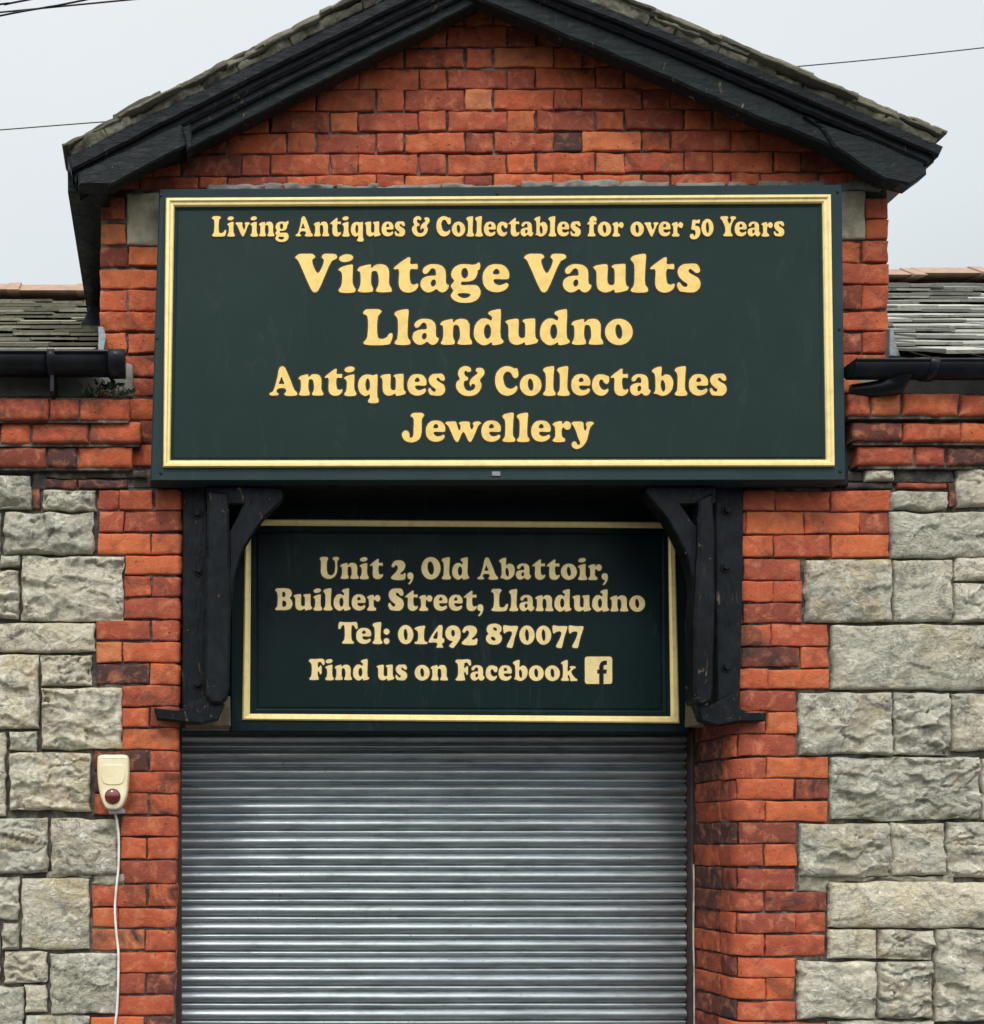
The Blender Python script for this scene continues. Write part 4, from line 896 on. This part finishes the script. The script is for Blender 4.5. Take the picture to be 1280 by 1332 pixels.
def lettering(parent, contours, y, name='lettering', gold=GOLD, key=0.0035):
    M = Mesh()
    v, f = relief(contours, y - 0.0016, 0.0007, -0.0011, 0.0003); M.poly(v, f, mat=0)
    for i, c in enumerate(contours):                                     # dark painted keyline round every outline
        c = np.array(c); n = len(c); yk = y - 0.0005 - 0.00003 * (i % 7)
        a, b = inset(c, key), inset(c, -key)
        M.poly([(p[0], yk, p[1]) for p in a] + [(p[0], yk, p[1]) for p in b], [(k, (k + 1) % n, n + (k + 1) % n, n + k) for k in range(n)], mat=1)
    return M.build(name, [gold, KEYLINE], parent, fix=False)
def line_of_text(parent, text, x0, x1, cap, base, y, gold=GOLD, key=0.0035, tilt=0.0):
    out, wd = outlines(text); k = (x1 - x0) / wd; q = (base - cap) / 100
    cs = [np.array([(wx(x0 + a * k, y), wz(base - b * q + tilt * a * k, y)) for a, b in c]) for c in out]
    return lettering(parent, cs, y, gold=gold, key=key)

def quad_rings(M, rings, mat=0, close_last=True, tint=(0.5, 0.5, 0.5)):
    """rings: list of (4 corners as (x,z), y); lofted one into the next, as a picture frame"""
    v = []
    for cs, y in rings: v += [(c[0], y, c[1]) for c in cs]
    f = []
    for i in range(len(rings) - 1):
        for j in range(4):
            k = (j + 1) % 4; f.append((i * 4 + j, i * 4 + k, (i + 1) * 4 + k, (i + 1) * 4 + j))
    if close_last: n = (len(rings) - 1) * 4; f.append((n, n + 1, n + 2, n + 3))
    M.poly(v, f, mat=mat, tint=tint)
def px_quad(q, y): return [(wx(a, y), wz(b, y)) for a, b in q]
def lerp(a, b, t): return [(p[0] + (q[0] - p[0]) * t, p[1] + (q[1] - p[1]) * t) for p, q in zip(a, b)]
def ring_strip(M, outer, inner, prof, mat=0):
    quad_rings(M, [(lerp(outer, inner, t), y) for t, y in prof], mat, False)
def screw(parent, px, py, y, r=0.006):
    M = Mesh(); c = W(px, py, y); n = 10
    rim = [(c[0] + r * math.cos(2 * math.pi * i / n), y - 0.001, c[2] + r * math.sin(2 * math.pi * i / n)) for i in range(n)]
    top = [(c[0] + 0.7 * r * math.cos(2 * math.pi * i / n), y - 0.0035, c[2] + 0.7 * r * math.sin(2 * math.pi * i / n)) for i in range(n)]
    slot = [(c[0] + s * r * 0.5, y - 0.002, c[2] + q * r * 0.5) for s, q in ((-1, -1), (1, -1), (1, 1), (-1, 1))]
    M.poly(rim + top, [(i, (i + 1) % n, n + (i + 1) % n, n + i) for i in range(n)] + [tuple(range(n, 2 * n))], smooth=False)
    M.build('screw', [SCREW], parent)

# ------------------------------------------------------------------ upper sign
YU = -0.11
sign = thing('shop_sign', 'large dark green sign board with gold border and gold lettering fixed across the brick gable', 'sign', W(648, 624, -0.08))
frame_o = px_quad([(207, 245.5), (1096.5, 239.5), (1101, 624.5), (195.5, 625)], YU)
gold_o = px_quad([(215.5, 258.5), (1079.5, 254), (1084.5, 607.5), (212, 608.5)], YU)
gold_i = px_quad([(227, 269), (1069.5, 264.5), (1074.5, 598), (221.5, 599)], YU)
ctr = lambda q, t: lerp(q, [(sum(p[0] for p in q) / 4, sum(p[1] for p in q) / 4)] * 4, t)
M = Mesh()
quad_rings(M, [(frame_o, -0.022), (frame_o, YU + 0.008), (ctr(frame_o, 0.004), YU), (ctr(frame_o, 0.012), YU), (lerp(frame_o, gold_o, 0.99), YU + 0.002)], 0, False)
sgn = M.build('sign_frame', [GREEN_RIM], sign)
M = Mesh(); quad_rings(M, [(lerp(gold_o, gold_i, 0.9), YU + 0.004), (lerp(gold_o, gold_i, 1.05), YU + 0.004), (lerp(gold_o, gold_i, 1.35), YU + 0.007), (lerp(gold_o, gold_i, 1.45), YU + 0.004)], 0, True)
M.build('sign_panel', [GREEN], sign)
M = Mesh(); ring_strip(M, gold_o, gold_i, [(0, YU + 0.004), (0.0, YU - 0.006), (0.12, YU - 0.012), (0.42, YU - 0.012), (0.60, YU - 0.007), (0.86, YU - 0.006), (1.0, YU - 0.001), (1.0, YU + 0.006)])
M.build('gold_border', [GOLD_RIM], sign)
YT = YU + 0.0035
for txt, x0, x1, cap, base in (("Living Antiques & Collectables for over 50 Years", 275.5, 1020, 281.5, 308), ("Vintage Vaults", 383.5, 911, 330.5, 380.6), ("Llandudno", 472, 823, 402.5, 448.8),
                               ("Antiques & Collectables", 350, 945, 476.5, 515), ("Jewellery", 522.5, 772.5, 537, 575)):
    line_of_text(sign, txt, x0, x1, cap, base, YT, key=0.0028 if base < 310 else 0.0042)
for q in ((209.5, 254), (209, 615), (647, 252), (204.5, 440), (1089.5, 249.5), (1092, 428), (1093, 613)): screw(sign, *q, YU)
M = Mesh(); M.prism(px_quad([(640, 619), (651, 619), (651, 613), (640, 613)], YU - 0.004), (YU - 0.004, YU + 0.01), 0.001); M.build('fixing_plate', [PLATE], sign)

# ------------------------------------------------------------------ lower sign
YL = 0.205
low = thing('address_sign', 'smaller dark green address board with thin gold border recessed above the steel shutter', 'sign', W(600, 952, YL))
fo = px_quad([(300, 640), (902, 640), (901, 953), (299, 951.5)], YL)
go = px_quad([(318.5, 675.5), (877, 679.5), (883, 941), (315, 936.5)], YL)
gi = px_quad([(326.5, 683.5), (869, 687), (872.5, 932), (325, 928.5)], YL)
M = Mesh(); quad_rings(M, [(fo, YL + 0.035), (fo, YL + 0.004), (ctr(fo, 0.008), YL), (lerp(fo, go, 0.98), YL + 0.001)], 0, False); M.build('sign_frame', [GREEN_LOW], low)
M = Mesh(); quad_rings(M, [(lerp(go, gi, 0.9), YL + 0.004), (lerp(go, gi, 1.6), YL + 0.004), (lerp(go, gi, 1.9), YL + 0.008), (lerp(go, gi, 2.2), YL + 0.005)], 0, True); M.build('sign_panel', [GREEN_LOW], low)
M = Mesh(); ring_strip(M, go, gi, [(0, YL + 0.004), (0, YL - 0.005), (0.2, YL - 0.009), (0.7, YL - 0.007), (1, YL - 0.002), (1, YL + 0.006)]); M.build('gold_border', [GOLD_RIM], low)
GOLD_LOW = gold_material('aged_gold_lettering', (0.80, 0.62, 0.28), 0.12, 0.42)
YT = YL + 0.0045
for txt, x0, x1, cap, base in (("Unit 2, Old Abattoir,", 415.6, 790.6, 724.2, 753), ("Builder Street, Llandudno", 357.8, 839, 765, 793.8), ("Tel: 01492 870077", 440, 759, 809, 837.6), ("Find us on Facebook", 401.6, 750.6, 857, 884.6)):
    line_of_text(low, txt, x0, x1, cap, base, YT, gold=GOLD_LOW, key=0.0034, tilt=0.004)
def fb():
    pts = [(8, 0), (53, 0), (53, 38), (46, 38), (46, 52), (53, 52), (53, 66), (58, 78), (68, 84), (80, 84), (80, 70), (72, 69), (68, 65), (68, 52), (80, 52), (78, 38), (68, 38), (68, 0), (92, 0), (98, 2.5), (100, 9), (100, 91), (97.5, 97.5), (91, 100), (9, 100), (2.5, 97.5), (0, 91), (0, 9), (2.5, 2.5)]
    return [np.array([(wx(760.3 + a * 0.36, YT), wz(890 - b * 0.36, YT)) for a, b in pts])]
lettering(low, fb(), YT, 'logo', GOLD_LOW, 0.003)
for q in ((306, 945), (596, 946), (894, 946)): screw(low, *q, YL, 0.005)

# ------------------------------------------------------------------ alarm box, cables, weeds
alarm = thing('alarm_box', 'cream burglar alarm siren box with round red lens on the left brick pier', 'alarm', W(147, 1056, 0))
def shell(pts, y0, y1, bev):
    M = Mesh(); M.prism(smooth_closed([(wx(a, y0), wz(b, y0)) for a, b in pts], 4), (y0, y1), bev); return M
M = Mesh(); ya = -0.088
def taper():
    o = smooth_closed([(wx(a, ya), wz(b, ya)) for a, b in ((128, 983), (147, 981.5), (166, 983), (167.5, 990), (167, 1015), (164, 1037), (156, 1051), (147, 1053), (138, 1051), (131, 1037), (127, 1015), (126.5, 990))], 4)
    return o
o = taper(); 
if poly_area(o) < 0: o = o[::-1]
n = len(o); v = []; f = []
lay = [(0.012, ya), (0.004, ya + 0.003), (0.0, ya + 0.012), (0.0, -0.006), (0.0, 0.004)]
for d, y in lay: v += [(p[0], y, p[1]) for p in inset(o, d)]
f = [tuple(range(n))]
for k in range(len(lay) - 1):
    for i in range(n): j = (i + 1) % n; f.append(((k + 1) * n + i, (k + 1) * n + j, k * n + j, k * n + i))
M.poly(v, f, smooth=False)
# raised front label panel
M.prism(smooth_closed([(wx(a, ya), wz(b, ya)) for a, b in ((133, 996), (147, 995), (161, 996), (160, 1018), (147, 1021), (134, 1018))], 3), (ya - 0.003, ya + 0.002), 0.002)
M.build('casing', [IVORY], alarm)
M = Mesh(); c = W(146.5, 1036, ya); rr = 10.5 / F * (D + ya)
rings = []
for a in np.linspace(0, 1, 6): rings.append((rr * math.cos(a * math.pi / 2 * 0.98), ya - 0.001 - 0.016 * math.sin(a * math.pi / 2)))
v = []; f = []; n = 20
for q, y in rings: v += [(c[0] + q * math.cos(2 * math.pi * i / n), y, c[2] + q * math.sin(2 * math.pi * i / n)) for i in range(n)]
for k in range(len(rings) - 1):
    for i in range(n): j = (i + 1) % n; f.append((k * n + i, k * n + j, (k + 1) * n + j, (k + 1) * n + i))
f.append(tuple(range((len(rings) - 1) * n, len(rings) * n)))
M.poly(v, f, smooth=True); M.build('red_lens', [LENS], alarm)
M = Mesh(); M.prism([(wx(a, -0.06), wz(b, -0.06)) for a, b in ((139, 1050), (158, 1050), (163, 1054), (162, 1058), (142, 1059))], (-0.06, 0.002), 0.003); M.build('base_lip', [GREYP], alarm)

def cable(name, pts, r, mat, label, cat, group=None, n=8):
    P = np.array([W(*p) for p in pts]); out = []
    for i in range(len(P) - 1):
        p0, p1, p2, p3 = P[max(i - 1, 0)], P[i], P[i + 1], P[min(i + 2, len(P) - 1)]
        for t in np.linspace(0, 1, 6, endpoint=False):
            out.append(0.5 * ((2 * p1) + (-p0 + p2) * t + (2 * p0 - 5 * p1 + 4 * p2 - p3) * t * t + (-p0 + 3 * p1 - 3 * p2 + p3) * t ** 3))
    out.append(P[-1])
    M = Mesh(); M.tube([tuple(p) for p in out], r, n)
    o = M.build(name, [mat], None, origin=tuple(out[-1])); return tag(o, label, cat, group)
cable('alarm_cable', [(149, 1054, -0.03), (152, 1068, -0.022), (154.5, 1090, -0.021), (154, 1128, -0.022), (151, 1158, -0.016), (149.5, 1185, -0.012), (151.5, 1215, -0.012), (154, 1240, -0.016), (153.5, 1285, -0.021), (152, 1315, -0.018), (149.5, 1345, -0.014), (150, 1450, -0.02), (150, 1640, -0.02)],
      0.0047, WHITEC, 'thin white cable hanging down the wall from the alarm box', 'cable')
cable('conduit', [(902, 1124, 0.335), (902.5, 1150, 0.335), (902, 1220, 0.334), (903, 1300, 0.335), (903, 1640, 0.335)], 0.0036, CONDUIT, 'thin stained white conduit running down beside the right edge of the shutter', 'conduit')
YW = 7.0
G = 'overhead wires crossing the sky'
cable('overhead_wire', [(-2600, 390, YW), (-500, 60, YW), (-200, 30, YW), (0, 5.5, YW), (35, 0, YW), (400, -70, YW), (2600, -450, YW)], 0.0095, WIRE, 'highest of the three black overhead wires in the top left corner of the sky', 'wire', G, 6)
cable('overhead_wire', [(-2600, 510, YW + 0.3), (-500, 122, YW + 0.3), (-200, 62, YW + 0.3), (0, 20.5, YW + 0.3), (60, 9.5, YW + 0.3), (110, 0, YW + 0.3), (400, -60, YW + 0.3), (2600, -470, YW + 0.3)], 0.0095, WIRE, 'steeper of the two crossing black overhead wires at the top left of the sky', 'wire', G, 6)
cable('overhead_wire', [(-2600, 240, YW + 0.8), (-500, 62, YW + 0.8), (-200, 35, YW + 0.8), (0, 16, YW + 0.8), (72, 9, YW + 0.8), (165, 0, YW + 0.8), (500, -32, YW + 0.8), (2600, -230, YW + 0.8)], 0.0088, WIRE, 'shallower of the two crossing black overhead wires, lowest of the top left bunch', 'wire', G, 6)
cable('overhead_wire', [(-2600, 360, YW), (-600, 213, YW), (-250, 188, YW), (0, 169, YW), (141, 158, YW), (600, 124, YW), (1015, 88.5, YW), (1280, 62, YW), (1900, -10, YW), (3000, -130, YW)], 0.0058, WIREG, 'single thin grey wire passing behind the gable roof, seen left and right of it', 'wire', G, 6)

weed = thing('wall_weed', 'small dark green weed growing on the brick ledge under the left gutter', 'plant', W(140, 516, -0.05))
M = Mesh()
rg = random.Random(5)
for i in range(70):
    px = rg.gauss(140, 17); py = rg.uniform(500, 517) if abs(px - 140) < 20 else rg.uniform(508, 518)
    px = min(172, max(100, px))
    y = rg.uniform(-0.085, -0.03); p = Vector(W(px, py, y))
    d = Vector((rg.uniform(-1, 1), rg.uniform(-0.8, 0.1), rg.uniform(-0.2, 1))).normalized(); s = d.cross(Vector((rg.uniform(-1, 1), rg.uniform(-1, 1), rg.uniform(-1, 1)))).normalized()
    L = rg.uniform(0.015, 0.034); wd = L * rg.uniform(0.22, 0.34); u = d.cross(s) * L * 0.12
    M.poly([p, p + d * L * 0.35 + s * wd + u, p + d * L * 0.75 + s * wd * 0.8 + u, p + d * L, p + d * L * 0.75 - s * wd * 0.8 + u, p + d * L * 0.35 - s * wd + u], [(0, 1, 2, 3), (0, 3, 4, 5)])
for i in range(9):
    px = rg.gauss(140, 16); a = Vector(W(px, 518, -0.05)); M.tube([a, a + Vector((rg.uniform(-0.02, 0.02), rg.uniform(-0.02, 0), 0.03)), a + Vector((rg.uniform(-0.04, 0.04), rg.uniform(-0.03, 0), 0.055))], 0.0018, 5)
M.build('foliage', [LEAF], weed, fix=False)

# ------------------------------------------------------------------ ground
M = Mesh(); M.poly([(-300, -300, -0.14), (300, -300, -0.14), (300, 300, -0.14), (-300, 300, -0.14)], [(0, 1, 2, 3)]); o = M.build('road', [ASPHALT]); o['kind'] = 'structure'
M = Mesh(); M.box(-14, 14, -2.6, 0.44, -0.16, 0.0); o = M.build('pavement', [PAVING]); o['kind'] = 'structure'
M = Mesh(); M.box(-14, 14, -2.74, -2.603, -0.16, 0.004); o = M.build('kerb', [PAVING]); o['kind'] = 'structure'
